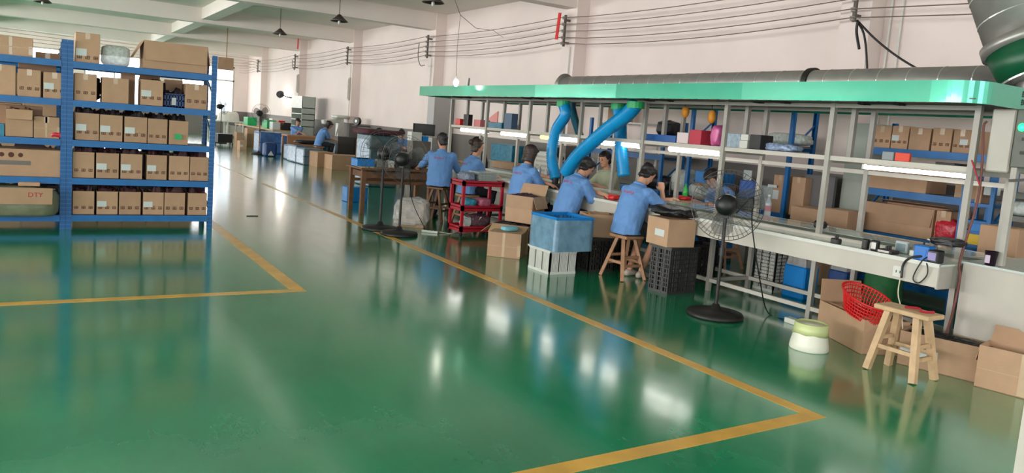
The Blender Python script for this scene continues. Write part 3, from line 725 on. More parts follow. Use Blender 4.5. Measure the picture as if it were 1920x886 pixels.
pk_ = PX(1873, 487, 6.2)
part('post', MB().box(6.18, 6.225, 2.80, 2.84, .85, 1.6), ALU, t, world=True)
part('handle', MB().bar((6.16, 2.83, 1.50), (6.14, 2.62, 1.53), .02, .02), BLK, t, world=True)
# foreground post
single('white_machine_post', 'white metal post cut by the lower right corner of the photo', 'post', MB().box(3.52, 3.62, 1.28, 1.43, 0, .70).box(3.50, 3.64, 1.26, 1.45, 0, .01), WMET)

# ================================================================ RACKS AGAINST THE RIGHT WALL
def rackY(label, x0, depth, y0, y1, levels, top):
    t = thing('storage_rack', label, 'rack', (x0+depth/2, (y0+y1)/2, 0))
    for y in (y0, y1):
        for x in (x0, x0+depth):
            part('upright', MB().box(x-.004, x+.004, y-.028, y+.028, 0, top).box(x if x == x0 else x-.045, x+.045 if x == x0 else x, y-.028, y-.022, 0, top).box(x if x == x0 else x-.045, x+.045 if x == x0 else x, y+.022, y+.028, 0, top), BLUE, t, world=True)
        z = .2
        while z < top-.3: part('brace', MB().bar((x0+.03, y, z), (x0+depth-.03, y, z+.35), .02, .02), BLUE, t, world=True); z += .7
    for z in levels:
        for x in (x0-.005, x0+depth-.015): part('beam', MB().box(x, x+.025, y0+.03, y1-.03, z-.08, z), BLUE, t, world=True)
        part('shelf_panel', MB().box(x0+.025, x0+depth-.02, y0+.02, y1-.02, z-.03, z-.004), M('shelf_panel_grey', (0, 0, 0)), t, world=True)
    return t
rackY('blue boltless rack against the wall behind the bench at the right', 8.4, .5, 4.02, 5.45, [1.71, 1.23, .72, .2], 2.02)
rackY('taller blue rack against the wall behind the middle of the bench', 8.4, .5, 6.58, 8.40, [1.66, .75, .2], 2.25)
rackY('blue rack against the wall behind the opposite workers', 8.4, .5, 9.0, 10.9, [1.35, .8, .2], 1.9)
def wbox(label, px0, px1, pyt, z, X=8.42, depth=.38, **k):
    pm = (px0+px1)/2; y1 = PX(px0, pyt+15, X).y; y0 = PX(px1, pyt+15, X).y; h = PX(pm, pyt, X).z-z
    return carton(label, (X+depth/2, (y0+y1)/2, z), (y1-y0-.006, depth, h), R_(-90), group='cartons on the wall racks', **k)
wbox('printed carton nearest the post on the top shelf of the right wall rack', 1637, 1671, 236, 1.71, marks=3)
wbox('printed carton with white label, second on the top shelf of the wall rack', 1672, 1704, 236, 1.71, marks=3, paper=1)
wbox('shaded plain carton in the middle of the top shelf of the wall rack', 1705, 1745, 240, 1.71, depth=.40)
wbox('printed carton second from right on the top shelf of the wall rack', 1748, 1785, 240, 1.71, marks=3)
wbox('printed carton with white label at the right of the top shelf', 1787, 1822, 243, 1.71, marks=3, paper=2)
wbox('long plain carton on the second shelf of the right wall rack', 1628, 1739, 322, 1.23, depth=.42)
wbox('small carton by the post on the second shelf of the wall rack', 1790, 1835, 338, 1.23)
wbox('large carton with a slanted loose lid on the third shelf of the wall rack', 1622, 1752, 385, .72, open_={'f': 172, 'b': -80}, depth=.42)
wbox('dark side of a carton beside the large lidded carton', 1754, 1783, 395, .72, depth=.4)
wbox('carton on the low shelf of the tall blue rack', 1450, 1476, 328, .75, paper=1)
wbox('carton behind the upright on the low shelf of the tall rack', 1484, 1510, 332, .75, depth=.3)
c = PX(1775, 425, 8.45)
bag('shiny red bag on the third shelf of the wall rack', (8.5, c.y, .72), (.2, .26, .26), M('red_film', (0, 0, 0)), seed=12)
def wthing(name, label, cat, px0, px1, pyt, z, mat, X=8.42, depth=.3, group=None, bevel=.006):
    pm = (px0+px1)/2; y1 = PX(px0, pyt+10, X).y; y0 = PX(px1, pyt+10, X).y; h = max(.02, PX(pm, pyt, X).z-z)
    return single(name, label, cat, MB().box(X, X+depth, y0, y1, z, z+h), mat, group, bevel=bevel)
# low cabinet things right of the rack, behind the machine
c = PX(1845, 345, 7.9)
for nm, lab, cat, x0, x1, yt, yb, mt in [
    ('parcel', 'tan parcel wrapped in film behind the rightmost post', 'parcel', 1826, 1838, 342, 380, CARD),
    ('printed_box', 'small white and purple box behind the rightmost post', 'box', 1843, 1857, 341, 365, PAPER),
    ('blue_tub', 'blue tub standing on the lower shelf behind the rightmost post', 'tub', 1815, 1848, 413, 432, BLUPL),
    ('yellow_box', 'yellow box with a tan front behind the rightmost post', 'box', 1810, 1842, 432, 458, M('yellow_card', (226, 188, 40), .5))]:
    X = 8.2; a = PX(x0, yb, X); b = PX(x1, yb, X); zt = PX((x0+x1)/2, yt, X).z
    single(nm, lab, cat, MB().box(X, X+.2, b.y, a.y, a.z, zt), mt, bevel=.005)
sa = PX(1812, 380, 8.2); sb_ = PX(1850, 380, 8.2)
t = thing('side_shelf', 'small blue shelf unit beside the right wall rack behind the end post', 'shelf', (8.3, (sa.y+sb_.y)/2, 0))
for y in (sb_.y-.06, sa.y+.03): part('upright', MB().box(8.17, 8.21, y-.02, y+.02, 0, 1.52).box(8.46, 8.5, y-.02, y+.02, 0, 1.52), BLUE, t, world=True)
for (px, py) in ((1830, 380), (1830, 413), (1826, 432), (1826, 458)):
    z = PX(px, py, 8.2).z; part('shelf_board', MB().box(8.18, 8.5, sb_.y-.06, sa.y+.03, z-.035, z-.002), BLUE, t, world=True)
# grey open cabinet seen past the machine post
X = 7.9; a = PX(1880, 400, X); b = PX(1960, 400, X)
t = thing('metal_shelving', 'grey metal shelving with bagged goods at the right edge', 'shelf', (X+.25, (a.y+b.y)/2, 0))
for z in (.35, .92, 1.14, 1.36): part('shelf_board', MB().box(X, X+.5, b.y, a.y, z-.05, z), M('control_grey', (0, 0, 0)), t, world=True)
for y in (b.y+.02, a.y-.02): part('upright', MB().box(X, X+.04, y-.02, y+.02, 0, 1.5), M('control_grey', (0, 0, 0)), t, world=True)
part('back_panel', MB().box(X+.48, X+.5, b.y, a.y, 0, 1.5), BLKM, t, world=True)
bag('clear bag of goods on the grey shelving at the right edge', (X+.2, (a.y+b.y)/2, 1.14), (.3, .5, .15), CLEARG, seed=31)
carton('tan carton standing low in the grey shelving at the right edge', (X+.24, (a.y+b.y)/2-.02, .35), (.55, .4, .5), R_(-90), tapef=True)
a = PX(1862, 450, 7.7)
carton('tall taped carton standing before the grey shelving', (7.72, a.y-.1, 0), (.34, .3, PX(1870, 424, 7.6).z), R_(-90))
# things on and before the tall rack and the wall
carton('tan carton on the floor behind the bench left of the long lidded carton', (8.15, PX(1506, 400, 7.95).y, 0), (.42, .34, PX(1506, 389, 7.95).z), R_(-90))
carton('shaded tan carton behind the bench post', (8.15, PX(1560, 410, 7.95).y, 0), (.36, .34, PX(1560, 392, 7.95).z), R_(-90))
for k, (x0, x1, yt, z, mt, lab, nm) in enumerate([(1236, 1262, 226, 1.66, BLK, 'black rubbish bag on the top shelf of the tall rack', 'black_bag'),
                                   (1440, 1512, 250, 1.66, CLEARG, 'clear bag of sheet goods on the top shelf of the tall rack', 'clear_bag'),
                                   (1290, 1350, 345, .75, CLEARG, 'clear bag on the low shelf behind the green bottle', 'clear_bag'),
                                   (1205, 1260, 328, .8, BLK, 'black bag piled on the rack behind the nearest worker', 'black_bag'),
                                   (1262, 1300, 318, .8, CLEARG, 'bulging clear bag beside the black bag behind the nearest worker', 'clear_bag')]):
    X = 8.55; y1 = PX(x0, yt+20, X).y; y0 = PX(x1, yt+20, X).y; h = PX((x0+x1)/2, yt, X).z-z
    bag(lab, (X+.05, (y0+y1)/2, z+.002), (.34, y1-y0, h), mt, name=nm, seed=k*5, amp=.1, sq=.6)
wthing('blue_tub', 'large blue tub on the rack behind the green bottle', 'tub', 1303, 1352, 322, .75+.25, BLUPL, X=8.45, depth=.3)
single('tub_stand', 'dark carton under the large blue tub on the rack', 'carton', MB().box(8.45, 8.78, PX(1352, 340, 8.45).y, PX(1303, 340, 8.45).y, .752, .998), CARD2)
wthing('clear_tub', 'clear lidded tub with a green rim on the low shelf of the tall rack', 'tub', 1425, 1448, 348, .75, CLEARG)
single('wall_cabinet', 'pale grey cabinet against the wall behind the bench posts', 'cabinet', MB().box(8.7, 9.28, 5.60, 5.95, 0, 2.0), M('cabinet_grey', (168, 176, 166), .5, vary=.05))
single('grey_partition', 'dark grey board leaning on the wall by the nearest pillar', 'board', MB().box(8.55, 8.60, 5.95, 6.4, 0, 1.3), M('partition_grey', (104, 102, 102), .6))

# ================================================================ BLUE HOSES
def hose(label, pts, r, mat=HOSE, cuff=True):
    p = bez(pts, 22); rs = [r*(1.0+.09*(1 if i % 2 else -1)) for i in range(len(p))]
    t = thing('flexible_hose', label, 'hose', p[-1]); part('hose_wall', MB().tube(p, rs, 14), mat, t, world=True, smooth=True)
    if cuff: part('cuff', MB().cyl(p[0]+Vector((0, 0, .03)), p[0]-Vector((0, 0, .05)), r*1.25, n=16), GREENP if mat is HOSE else mat, t, world=True)
    return t
z0 = HZ0-.0
hose('blue corrugated hose curving down behind the bob haired worker', [Vector((6.05, 8.50, z0-.04)), PX(1060, 215, 6.05), PX(1043, 245, 6.05), PX(1034, 290, 6.05), PX(1042, 335, 6.05)], .075)
hose('dark teal hose crossing behind the left blue hose', [Vector((6.40, 8.8, z0-.04)), PX(1078, 225, 6.5), PX(1090, 262, 6.6)], .055, HOSED)
hose('long blue corrugated hose slanting left over the second worker', [Vector((6.0, 6.95, z0-.04)), PX(1175, 215, 6.0), PX(1132, 248, 5.98), PX(1085, 290, 5.96), PX(1060, 325, 5.95)], .085)
hose('blue corrugated hose hanging straight down beside the nearest worker', [Vector((6.4, 7.75, z0-.04)), PX(1163, 230, 6.38), PX(1164, 270, 6.35), PX(1170, 330, 6.35)], .08)
for i, (x, y0, y1, X) in enumerate([(1040, 330, 352, 6.05), (1055, 322, 345, 6.02)]):
    a = PX(x, y1, X); single('nozzle_clamp', ['black clamp stand gripping the left blue hose', 'black clamp arm under the slanting hose'][i], 'clamp', MB().cyl((a.x, a.y, .816), (a.x, a.y, PX(x, y0, X).z), .045, n=10), BLK)

# ================================================================ STOOLS
def stool(label, c, rz, w_=.24, l_=.42, h=.5, mat=WOODR, splay=.07, feet=(.17, .11), group=None):
    t = thing('wooden_stool', label, 'stool', (c[0], c[1], 0), rz, group)
    part('seat', MB().box(-w_/2, w_/2, -l_/2, l_/2, h-.035, h), mat, t, bevel=.006)
    lw_ = .036 if l_ < .4 else .046
    fx, fy = feet; L = []
    for sx in (-1, 1):
        for sy in (-1, 1):
            a = Vector((sx*fx, sy*fy, 0)); b = Vector((sx*(w_/2-.045), sy*(l_/2-.10), h-.035)); L.append((a, b))
            part('leg', MB().bar(a+Vector((0, 0, .004)), b, lw_, lw_), mat, t)
    def at_(i, u): return L[i][0].lerp(L[i][1], u)
    for i, j, u in ((0, 1, .42), (2, 3, .42), (0, 2, .55), (1, 3, .55), (0, 2, .35), (1, 3, .35)):
        part('rung', MB().bar(at_(i, u), at_(j, u), .022, .03), mat, t)
    return t
s0 = F(1625, 690); s1 = F(1703, 718); s2 = F(1668, 685); s3 = F(1755, 712)
cx = (s0.x+s1.x+s2.x+s3.x)/4; cy = (s0.y+s1.y+s2.y+s3.y)/4
stool('pale wooden stool standing empty before the pale machine', (cx, cy), 0, .22, .42, .50, WOODL, feet=(.14, .18))
single('cord_bundle', 'red handled cord bundle lying on the empty pale stool', 'cord', MB().tube(bez([(cx-.02, cy+.02, .512), (cx+.04, cy-.05, .514), (cx-.03, cy-.12, .512), (cx+.05, cy-.16, .512)], 8), .009, 6), REDP)

# ================================================================ PEOPLE
def ik(S, T, l1, l2, pole):
    d = T-S; L = min(d.length, (l1+l2)*.995); d.normalize(); a = (l1*l1-l2*l2+L*L)/(2*L); h = math.sqrt(max(0, l1*l1-a*a))
    p = (pole-d*pole.dot(d)).normalized(); return S+d*a+p*h, S+d*L
CLD = bpy.data.textures.new('cloth_folds', 'CLOUDS'); CLD.noise_scale = .11; CLD.noise_depth = 2
def limb(m, pts, rs, n=12):
    P = [Vector(p) for p in pts]; out = []; rr = []
    for k in range(len(P)-1):
        for i in range(5): out.append(P[k].lerp(P[k+1], i/5)); rr.append(rs[k]+(rs[k+1]-rs[k])*i/5)
    out.append(P[-1]); rr.append(rs[-1]); m.tube(out, rr, n); m.ball(P[0], rs[0]*1.0, 10, 8); m.ball(P[-1], rs[-1], 10, 8)
    for k in range(1, len(P)-1): m.ball(P[k], rs[k]*1.0, 10, 8)
def person(label, pos, face, hands, seat=.5, lean=.35, hp=.5, hy=0., hair='short', hmat=None, legs=PANT, shorts=False, vox=.009, sleeve=.8, prt=True, feet=None, seated=True, build=1.0, shirt=SHIRT, group='workers in blue shirts'):
    t = thing('person', label, 'person', (pos[0], pos[1], 0), R_(-face), group)
    inv = t.matrix_basis.inverted()
    def S(u):
        p = Vector((0, 0, seat+.09)); N = 12
        for i in range(N):
            a = lean*(.35+1.0*(i+.5)/N*u); p = p+Vector((0, math.sin(a), math.cos(a)))*(.49*u/N)
        return p
    def A(u): return lean*(.35+1.0*u)
    def ring(u, rx, ry, off=0):
        a = A(max(u, 0)); c = S(u)+Vector((0, math.cos(a), -math.sin(a)))*off
        return (c, Vector((rx, 0, 0)), Vector((0, ry*math.cos(a), -ry*math.sin(a))))
    B = build
    m = MB()
    m.rings([ring(0, .15*B, .11), ring(.15, .155*B, .115), ring(.4, .135*B, .10), ring(.7, .16*B, .108), ring(.88, .145*B, .09), ring(.97, .09, .07), ring(1.03, .055, .055)], 16)
    a1 = A(1.0); nk = S(1.0); nd = Vector((0, math.sin(a1+.1), math.cos(a1+.1)))
    hb = nk+nd*.055
    m.tube([nk-nd*.05, nk, hb, hb+nd*.05], [.06, .054, .052, .05], 12)
    # head frame
    HM = Matrix.Translation(hb+nd*.015) @ Matrix.Rotation(-hy, 4, 'Z') @ Matrix.Rotation(-hp, 4, 'X')
    prof = [(-.115, .022, .028, .05), (-.105, .040, .045, .04), (-.08, .053, .062, .028), (-.05, .062, .078, .015), (-.015, .070, .088, .006), (.02, .075, .094, 0), (.05, .076, .097, -.002), (.08, .068, .088, -.004), (.10, .050, .066, -.006), (.113, .026, .036, -.008)]
    oz = .115
    m.rings([(HM @ Vector((0, f_, z+oz)), HM.to_3x3() @ Vector((rx, 0, 0)), HM.to_3x3() @ Vector((0, ry, 0))) for z, rx, ry, f_ in prof], 18)
    def hv(x, y, z): return HM @ Vector((x, y, z+oz))
    m.tube([hv(0, .092, .022), hv(0, .106, 0), hv(0, .113, -.018), hv(0, .096, -.026)], [.008, .011, .014, .010], 8)
    for s_ in (-1, 1):
        m.ball(hv(s_*.077, -.004, 0), (.011, .018, .029), 8, 8, HM.to_3x3())
    m.tube([hv(-.02, .086, -.052), hv(0, .093, -.052), hv(.02, .086, -.052)], .009, 8)
    # arms
    sh = MB(); sl = MB(); a8 = A(.86)
    for s_, tgt in ((-1, hands[0]), (1, hands[1])):
        s0_ = S(.86)+Vector((s_*.165*B, 0, 0)); T = inv @ Vector(tgt)
        el, wr = ik(s0_, T, .28, .25, Vector((s_*.55, -.15, -1)))
        limb(m, [s0_, el, wr], [.047, .038, .026])
        d = (wr-el).normalized(); dn = Vector((0, 0, -1)); side = d.cross(dn).normalized(); dn = side.cross(d).normalized()*-1
        if dn.z > 0: dn = -dn
        def hb_(f_, s2, n2): return wr+d*f_+side*s2+dn*n2
        m.rings([(hb_(-.01, 0, 0), side*.024, dn*.019), (hb_(.025, 0, 0), side*.036, dn*.017), (hb_(.06, 0, .004), side*.041, dn*.016), (hb_(.088, 0, .008), side*.039, dn*.013)], 12)
        for q, ln in enumerate((.066, .074, .070, .056)):
            p = hb_(.082, (q-1.5)*.0205, .008); an = .35; pts = [p]
            for f_, sg in ((ln*.45, .35), (ln*.32, .5), (ln*.27, .4)):
                p = p+(d*math.cos(an)+dn*math.sin(an))*f_; pts.append(p); an += sg
            m.tube(pts, [.010, .0095, .009, .007], 8)
        ts = -1 if side.dot(Vector((s_, 0, 0))) > 0 else 1
        m.tube([hb_(.015, ts*.025, .004), hb_(.045, ts*.050, .018), hb_(.075, ts*.052, .032)], [.014, .011, .009], 8)
        # sleeve
        e2 = s0_.lerp(el, min(sleeve, 1))
        pts = [S(.80)+Vector((s_*.06, 0, 0)), s0_, e2]; rs_ = [.075, .068, .070]
        if sleeve > 1: pts.append(el.lerp(wr, sleeve-1)); rs_.append(.048); rs_[2] = .060
        limb(sl, pts, rs_)
    body_legs = MB(); tr = MB(); shoes = []
    for s_ in (-1, 1):
        hip = Vector((s_*.085, .02, seat+.085)) if seated else Vector((s_*.085, 0, seat+.02))
        ft = inv @ Vector(feet[0 if s_ < 0 else 1]) if feet else Vector((s_*.13, .34 if seated else .03, 0))
        kn = Vector((s_*.12, .40, seat+.055)) if seated else Vector((s_*.10, .05, seat*.53))
        an_ = Vector((ft.x, ft.y-.04, .085))
        limb(body_legs if not shorts else m, [hip, kn, an_], [.075, .052, .036])
        limb(tr, [hip, kn] if shorts else [hip, kn, an_+Vector((0, 0, .03))], [.098, .078] if shorts else [.096, .070, .055])
        fm = MB(); fm.rings([(Vector((ft.x, ft.y-.11, .035)), (.022, 0, 0), (0, 0, .028)), (Vector((ft.x, ft.y-.07, .045)), (.036, 0, 0), (0, 0, .044)), (Vector((ft.x, ft.y, .042)), (.04, 0, 0), (0, 0, .040)), (Vector((ft.x, ft.y+.08, .028)), (.044, 0, 0), (0, 0, .026)), (Vector((ft.x, ft.y+.14, .018)), (.026, 0, 0), (0, 0, .016))], 14)
        if shorts: m.rings([(Vector((ft.x, ft.y-.09, .04)), (.03, 0, 0), (0, 0, .03)), (Vector((ft.x, ft.y, .04)), (.035, 0, 0), (0, 0, .032)), (Vector((ft.x, ft.y+.11, .025)), (.036, 0, 0), (0, 0, .014))], 12)
        shoes.append(fm)
    tr.rings([(Vector((0, .0, seat+.012)), (.17*B, 0, 0), (0, .14, 0)), (Vector((0, .0, seat+.08)), (.175*B, 0, 0), (0, .135, 0)), ring(.22, .15*B, .115)], 16)
    def fin(o, v, disp=0, sm=4):
        r = o.modifiers.new('remesh', 'REMESH'); r.mode = 'VOXEL'; r.voxel_size = v; r.use_smooth_shade = True
        q = o.modifiers.new('smooth', 'SMOOTH'); q.iterations = sm; q.factor = .5
        if disp:
            q = o.modifiers.new('folds', 'DISPLACE'); q.texture = CLD; q.strength = disp; q.texture_coords = 'LOCAL'
    bo = part('body', m, SKIN, t); fin(bo, vox, 0, 3)
    # shirt
    sl.rings([(Vector((0, -.015, seat+.015)), (.19*B, 0, 0), (0, .158, 0)), (Vector((0, -.01, seat+.07)), (.185*B, 0, 0), (0, .15, 0)), ring(.12, .192*B, .150), ring(.35, .184*B, .144), ring(.6, .192*B, .142), ring(.78, .192*B, .130), ring(.9, .155*B, .108), ring(.985, .085, .078), ring(1.03, .066, .066)], 18)
    so = part('shirt', sl, shirt, t); fin(so, vox*1.1, .032, 5)
    cr_ = S(1.02); u = Vector((1, 0, 0)); v = Vector((0, math.cos(a1), -math.sin(a1)))
    cm = MB(); ring_ = [cr_+u*.068*math.cos(q*math.pi/8)+v*.068*math.sin(q*math.pi/8) for q in range(17)]; cm.tube(ring_, .016, 8)
    part('collar', cm, shirt, t, smooth=True)
    to = part('shorts' if shorts else 'trousers', tr, legs, t); fin(to, vox*1.2, .02, 4)
    for fm in shoes:
        o = part('shoe', fm, BLK if not shorts else M('sandal', (190, 176, 160), .5), t, smooth=True)
        if shorts: o.name = 'sandal'
    # hair: rows following the skull, tucked inside the head where the face is
    hm = MB(); bob = hair == 'bob'; rows = 26; nn = 36; vs = []; zb = -.125 if bob else -.095
    zs_ = [zb+(.128-zb)*(1-(1-j/(rows-1))**1.25) for j in range(rows)]
    for z in zs_:
        zc = max(-.115, min(.113, z)); k0 = max(i for i in range(len(prof)) if prof[i][0] <= zc+1e-9); k1 = min(k0+1, len(prof)-1)
        q = 0 if k0 == k1 else (zc-prof[k0][0])/(prof[k1][0]-prof[k0][0])
        rx, ry, fo = [prof[k0][c_]+(prof[k1][c_]-prof[k0][c_])*q for c_ in (1, 2, 3)]
        if z < -.02: rx, ry, fo = max(rx, .066), max(ry, .082), .0
        if z > .1: e = max(0, 1-((z-.1)/.028)**2)**.5; rx *= e; ry *= e
        for i in range(nn):
            az = 2*math.pi*i/nn; dx, dy = math.cos(az), math.sin(az)
            th = .014+.010*noise.noise(Vector((dx*3, dy*3, z*22)))+.006*noise.noise(Vector((dx*9, dy*9, z*60)))+(.012 if bob else 0)
            u = (dy+1)/2                      # 0 back .. 1 face
            lim = (-.2 if bob and u < .62 else (-.090+.05*u if u < .45 else (-.045+(u-.45)*.30 if u < .72 else .052)))
            if z < lim or (z > .1 and e <= 0): th = -.02 if z < .1 else 0
            vs.append(HM @ Vector((dx*(rx+th), fo+dy*(ry+th), z+oz)))
    hm.add(vs, [(j*nn+i, j*nn+(i+1) % nn, (j+1)*nn+(i+1) % nn, (j+1)*nn+i) for j in range(rows-1) for i in range(nn)]+[tuple(range(nn-1, -1, -1)), tuple(range((rows-1)*nn, rows*nn))])
    if hair == 'bun': hm.ball(hv(0, -.12, .05), .045, 10, 8)
    part('hair', hm, hmat or HAIR, t, smooth=True)
    for s_ in (-1, 1):
        part('eye', MB().ball(hv(s_*.030, .086, .004), (.013, .008, .008), 8, 6, HM.to_3x3()), M('eye_dark', (40, 30, 28), .3), t, smooth=True)
        part('eyebrow', MB().bar(hv(s_*.018, .097, .026), hv(s_*.046, .086, .026), .006, .006), HAIR, t)
    part('mouth', MB().tube([hv(-.018, .092, -.052), hv(0, .099, -.053), hv(.018, .092, -.052)], .0045, 6), M('lips', (160, 84, 80), .5), t, smooth=True)
    if prt:                                   # row of small red characters across the shoulders
        gm = MB(); c0 = S(.74); a7 = A(.74); back = Vector((0, -math.cos(a7), math.sin(a7))); upv = Vector((0, math.sin(a7), math.cos(a7)))
        for q in range(5):
            x = -.075+q*.034
            for k_, (dx, dz_, w2, h2) in enumerate([(0, 0, .024, .005), (0, .012, .024, .005), (0, .024, .022, .005), (-.008, .012, .005, .028), (.008, .010, .005, .022)]):
                if (q+k_) % 4 == 3: continue
                p = c0+back*.155+upv*(dz_-.01)+Vector((x+dx, 0, 0))
                for vv in ((p+Vector((-w2/2, 0, 0))-upv*h2/2, p+Vector((w2/2, 0, 0))-upv*h2/2, p+Vector((w2/2, 0, 0))+upv*h2/2, p+Vector((-w2/2, 0, 0))+upv*h2/2),): gm.add(vv, [(0, 1, 2, 3)])
        go = part('back_print', gm, REDINK, t, 'row of small red characters')
        sw = go.modifiers.new('wrap', 'SHRINKWRAP'); sw.target = so; sw.offset = .004; sw.wrap_method = 'NEAREST_SURFACEPOINT'; sw.wrap_mode = 'ABOVE_SURFACE'
    return t
WT = .85
person('worker on the nearest stool, short dark hair, dark shorts, hands raised holding a tool', (5.66, 6.50), 84, [(6.04, 6.30, .93), (6.06, 6.42, 1.02)], lean=.34, hp=.74, legs=SHORT, shorts=True, vox=.008, feet=[(5.86, 6.58, 0), (5.92, 6.44, 0)])
person('second worker from the right bending low, dark hair, forearm on the bench', (5.60, 7.62), 86, [(6.02, 7.30, WT), (6.05, 7.6, WT)], seat=.5, lean=.42, hp=.72, vox=.008)
person('bob haired worker with brown hair behind the open cartons', (5.60, 8.72), 78, [(6.0, 8.46, WT), (6.04, 8.75, WT)], seat=.52, lean=.22, hp=.30, hair='bob', hmat=HAIRB, vox=.009)
person('worker with tied brown hair looking right behind the red trolley', (5.64, 10.30), 88, [(5.98, 10.06, WT), (6.02, 10.4, WT)], seat=.52, lean=.20, hp=.12, hair='bun', hmat=HAIRB, vox=.01)
person('broad backed worker on the stool beside the wooden table', (5.48, 10.98), 42, [(5.40, 11.60, .84), (5.90, 11.22, .86)], seat=.56, lean=.16, hp=.25, hy=-.75, sleeve=1.5, build=1.1, vox=.01)
# opposite side of the bench
person('worker across the bench behind the left blue hose', (7.55, 10.35), -88, [(7.1, 10.5, WT), (7.1, 10.2, WT)], lean=.35, hp=.6, hair='bob', vox=.012, prt=False)
person('dark haired worker across the bench between the hoses and the post', (7.55, 9.15), -92, [(7.12, 9.0, WT), (7.1, 9.3, WT)], lean=.25, hp=.3, vox=.012, prt=False, shirt=M('pale_shirt', (170, 176, 150), .8))
person('long haired worker across the bench at its far end', (7.5, 13.2), -95, [(7.1, 13.35, WT), (7.1, 13.0, WT)], lean=.2, hp=.25, hair='bob', vox=.013, prt=False, shirt=M('dark_shirt', (40, 40, 52), .8))
person('worker across the bench bowed behind the near fan, dark hair', (7.62, 6.80), -85, [(7.15, 6.95, WT), (7.12, 6.65, WT)], lean=.5, hp=.7, hair='bob', vox=.012, prt=False, feet=[(7.35, 6.65, 0), (7.4, 6.85, 0)])
for i, (x, y, rz, lb) in enumerate([(5.66, 6.50, 0, 'splayed wooden stool under the nearest worker'), (5.60, 7.62, 0, 'wooden stool under the second worker from the right'),
      (5.60, 8.72, 0, 'wooden stool under the bob haired worker'), (5.64, 10.30, 0, 'wooden stool under the worker behind the trolley'), (5.48, 10.98, .6, 'old wooden stool under the broad backed worker'),
      (7.55, 10.35, 0, 'stool of the worker across the bench behind the left hose'), (7.55, 9.15, 0, 'stool of the worker across the bench by the post'), (7.5, 13.2, 0, 'stool of the worker at the far bench end'), (7.62, 6.8, 0, 'stool of the bowed worker behind the fan')]):
    h = [.5, .5, .52, .52, .56, .5, .5, .5, .5][i]
    stool(lb, (x, y), rz, .26, .30, h, WOODR if i < 4 or i > 4 else WOODD, feet=(.17, .19), group='stools under the workers')
single('screwdriver', 'dark hand tool held upright by the nearest worker', 'tool', MB().cyl((6.13, 6.37, .98), (6.13, 6.37, 1.13), .012).cyl((6.13, 6.37, 1.13), (6.13, 6.37, 1.2), .004), BLK)

# ================================================================ PEDESTAL FANS
def fan(label, base, yaw, hz=1.08, r=.32, tilt=0., prot=.0, blades=True, dense=30, pole=BLKM):
    t = thing('pedestal_fan', label, 'fan', (base[0], base[1], 0), 0, 'black pedestal fans')
    part('base', MB().lathe([(.26, 0), (.265, .02), (.25, .045), (.12, .06), (.05, .075), (.03, .12)], n=28), BLKM, t, smooth=True)
    part('pole', MB().cyl((0, 0, .06), (0, 0, hz-.10), .017, n=10), pole, t)
    part('height_collar', MB().cyl((0, 0, hz*.55), (0, 0, hz*.55+.07), .026, n=10), BLK, t)
    H = Matrix.Translation((0, 0, hz)) @ Matrix.Rotation(-yaw, 4, 'Z') @ Matrix.Rotation(tilt, 4, 'X')   # head looks along +y
    def T(m): m.v = [H @ v for v in m.v]; return m
    part('bracket', T(MB().box(-.03, .03, -.10, .0, -.12, -.04)), BLK, t)
    part('motor_housing', T(MB().rings([((0, y, 0), (q, 0, 0), (0, 0, q)) for y, q in ((-.22, .035), (-.20, .07), (-.14, .095), (-.04, .10), (.02, .085), (.03, .04))], 20)), BLK, t, smooth=True)
    part('trim_stripe', T(MB().tube([(-.06, -.19, .05), (0, -.12, .098), (.07, -.03, .078)], .007, 6)), M('silver', (190, 190, 188), .3, metal=.6), t, 'silver stripe')
    part('knob', T(MB().cyl((0, -.10, .09), (0, -.10, .125), .012)), BLK, t)
    g = MB()
    for i in range(dense):
        a = 2*math.pi*i/dense; c, s_ = math.cos(a), math.sin(a)
        g.tube([(c*q, y, s_*q) for q, y in ((.07, .0), (r*.6, -.015), (r*.9, .02), (r, .07), (r*.9, .125), (r*.55, .16), (.05, .17))], .0016, 3, cap=False)
    for q, y in ((r, .07), (r*.9, .02), (r*.9, .125), (r*.6, -.015), (r*.55, .16), (.3*r, -.008), (.3*r, .168)):
        g.tube([(math.cos(2*math.pi*i/32)*q, y, math.sin(2*math.pi*i/32)*q) for i in range(33)], .004 if q == r else .002, 4, cap=False)
    part('guard', T(g), M('guard_wire', (62, 60, 58), .4, metal=.5), t)
    part('hub', T(MB().cyl((0, .03, 0), (0, .11, 0), .045, n=14)), BLK, t)
    for k in range(3):
        a = 2*math.pi*k/3+.4; m = MB(); c, s_ = math.cos(a), math.sin(a); vs = []
        for q, w_, tw in ((.04, .05, .04), (.14, .09, .035), (.23, .10, .02), (r*.86, .06, .01)):
            for e in (-1, 1): vs.append((c*q-s_*w_*e, .07+tw*e, s_*q+c*w_*e))
        n_ = len(vs); vs += [(x, y+.004, z) for x, y, z in vs]
        fs = [(2*i, 2*i+1, 2*i+3, 2*i+2) for i in range(3)]+[(n_+2*i+2, n_+2*i+3, n_+2*i+1, n_+2*i) for i in range(3)]+[(2*i, 2*i+2, n_+2*i+2, n_+2*i) for i in range(3)]+[(2*i+1, n_+2*i+1, n_+2*i+3, 2*i+3) for i in range(3)]
        part('blade', T(m.add(vs, fs)), M('smoky_blade', (70, 74, 76), .3, alpha=.38), t)
    return t
b0 = F(1340, 592)
f1 = fan('nearest black pedestal fan, head turned from the camera, before the bench', (b0.x, b0.y), R_(52), 1.05, .33, R_(-4), dense=44)
b1 = F(748, 440)
fan('pedestal fan right of the pair before the wooden table', (b1.x, b1.y), R_(38), 1.06, .33)
b2 = F(712, 430)
fan('pedestal fan left of the pair before the wooden table', (b2.x, b2.y), R_(20), 1.10, .33)
b3 = F(485, 289)
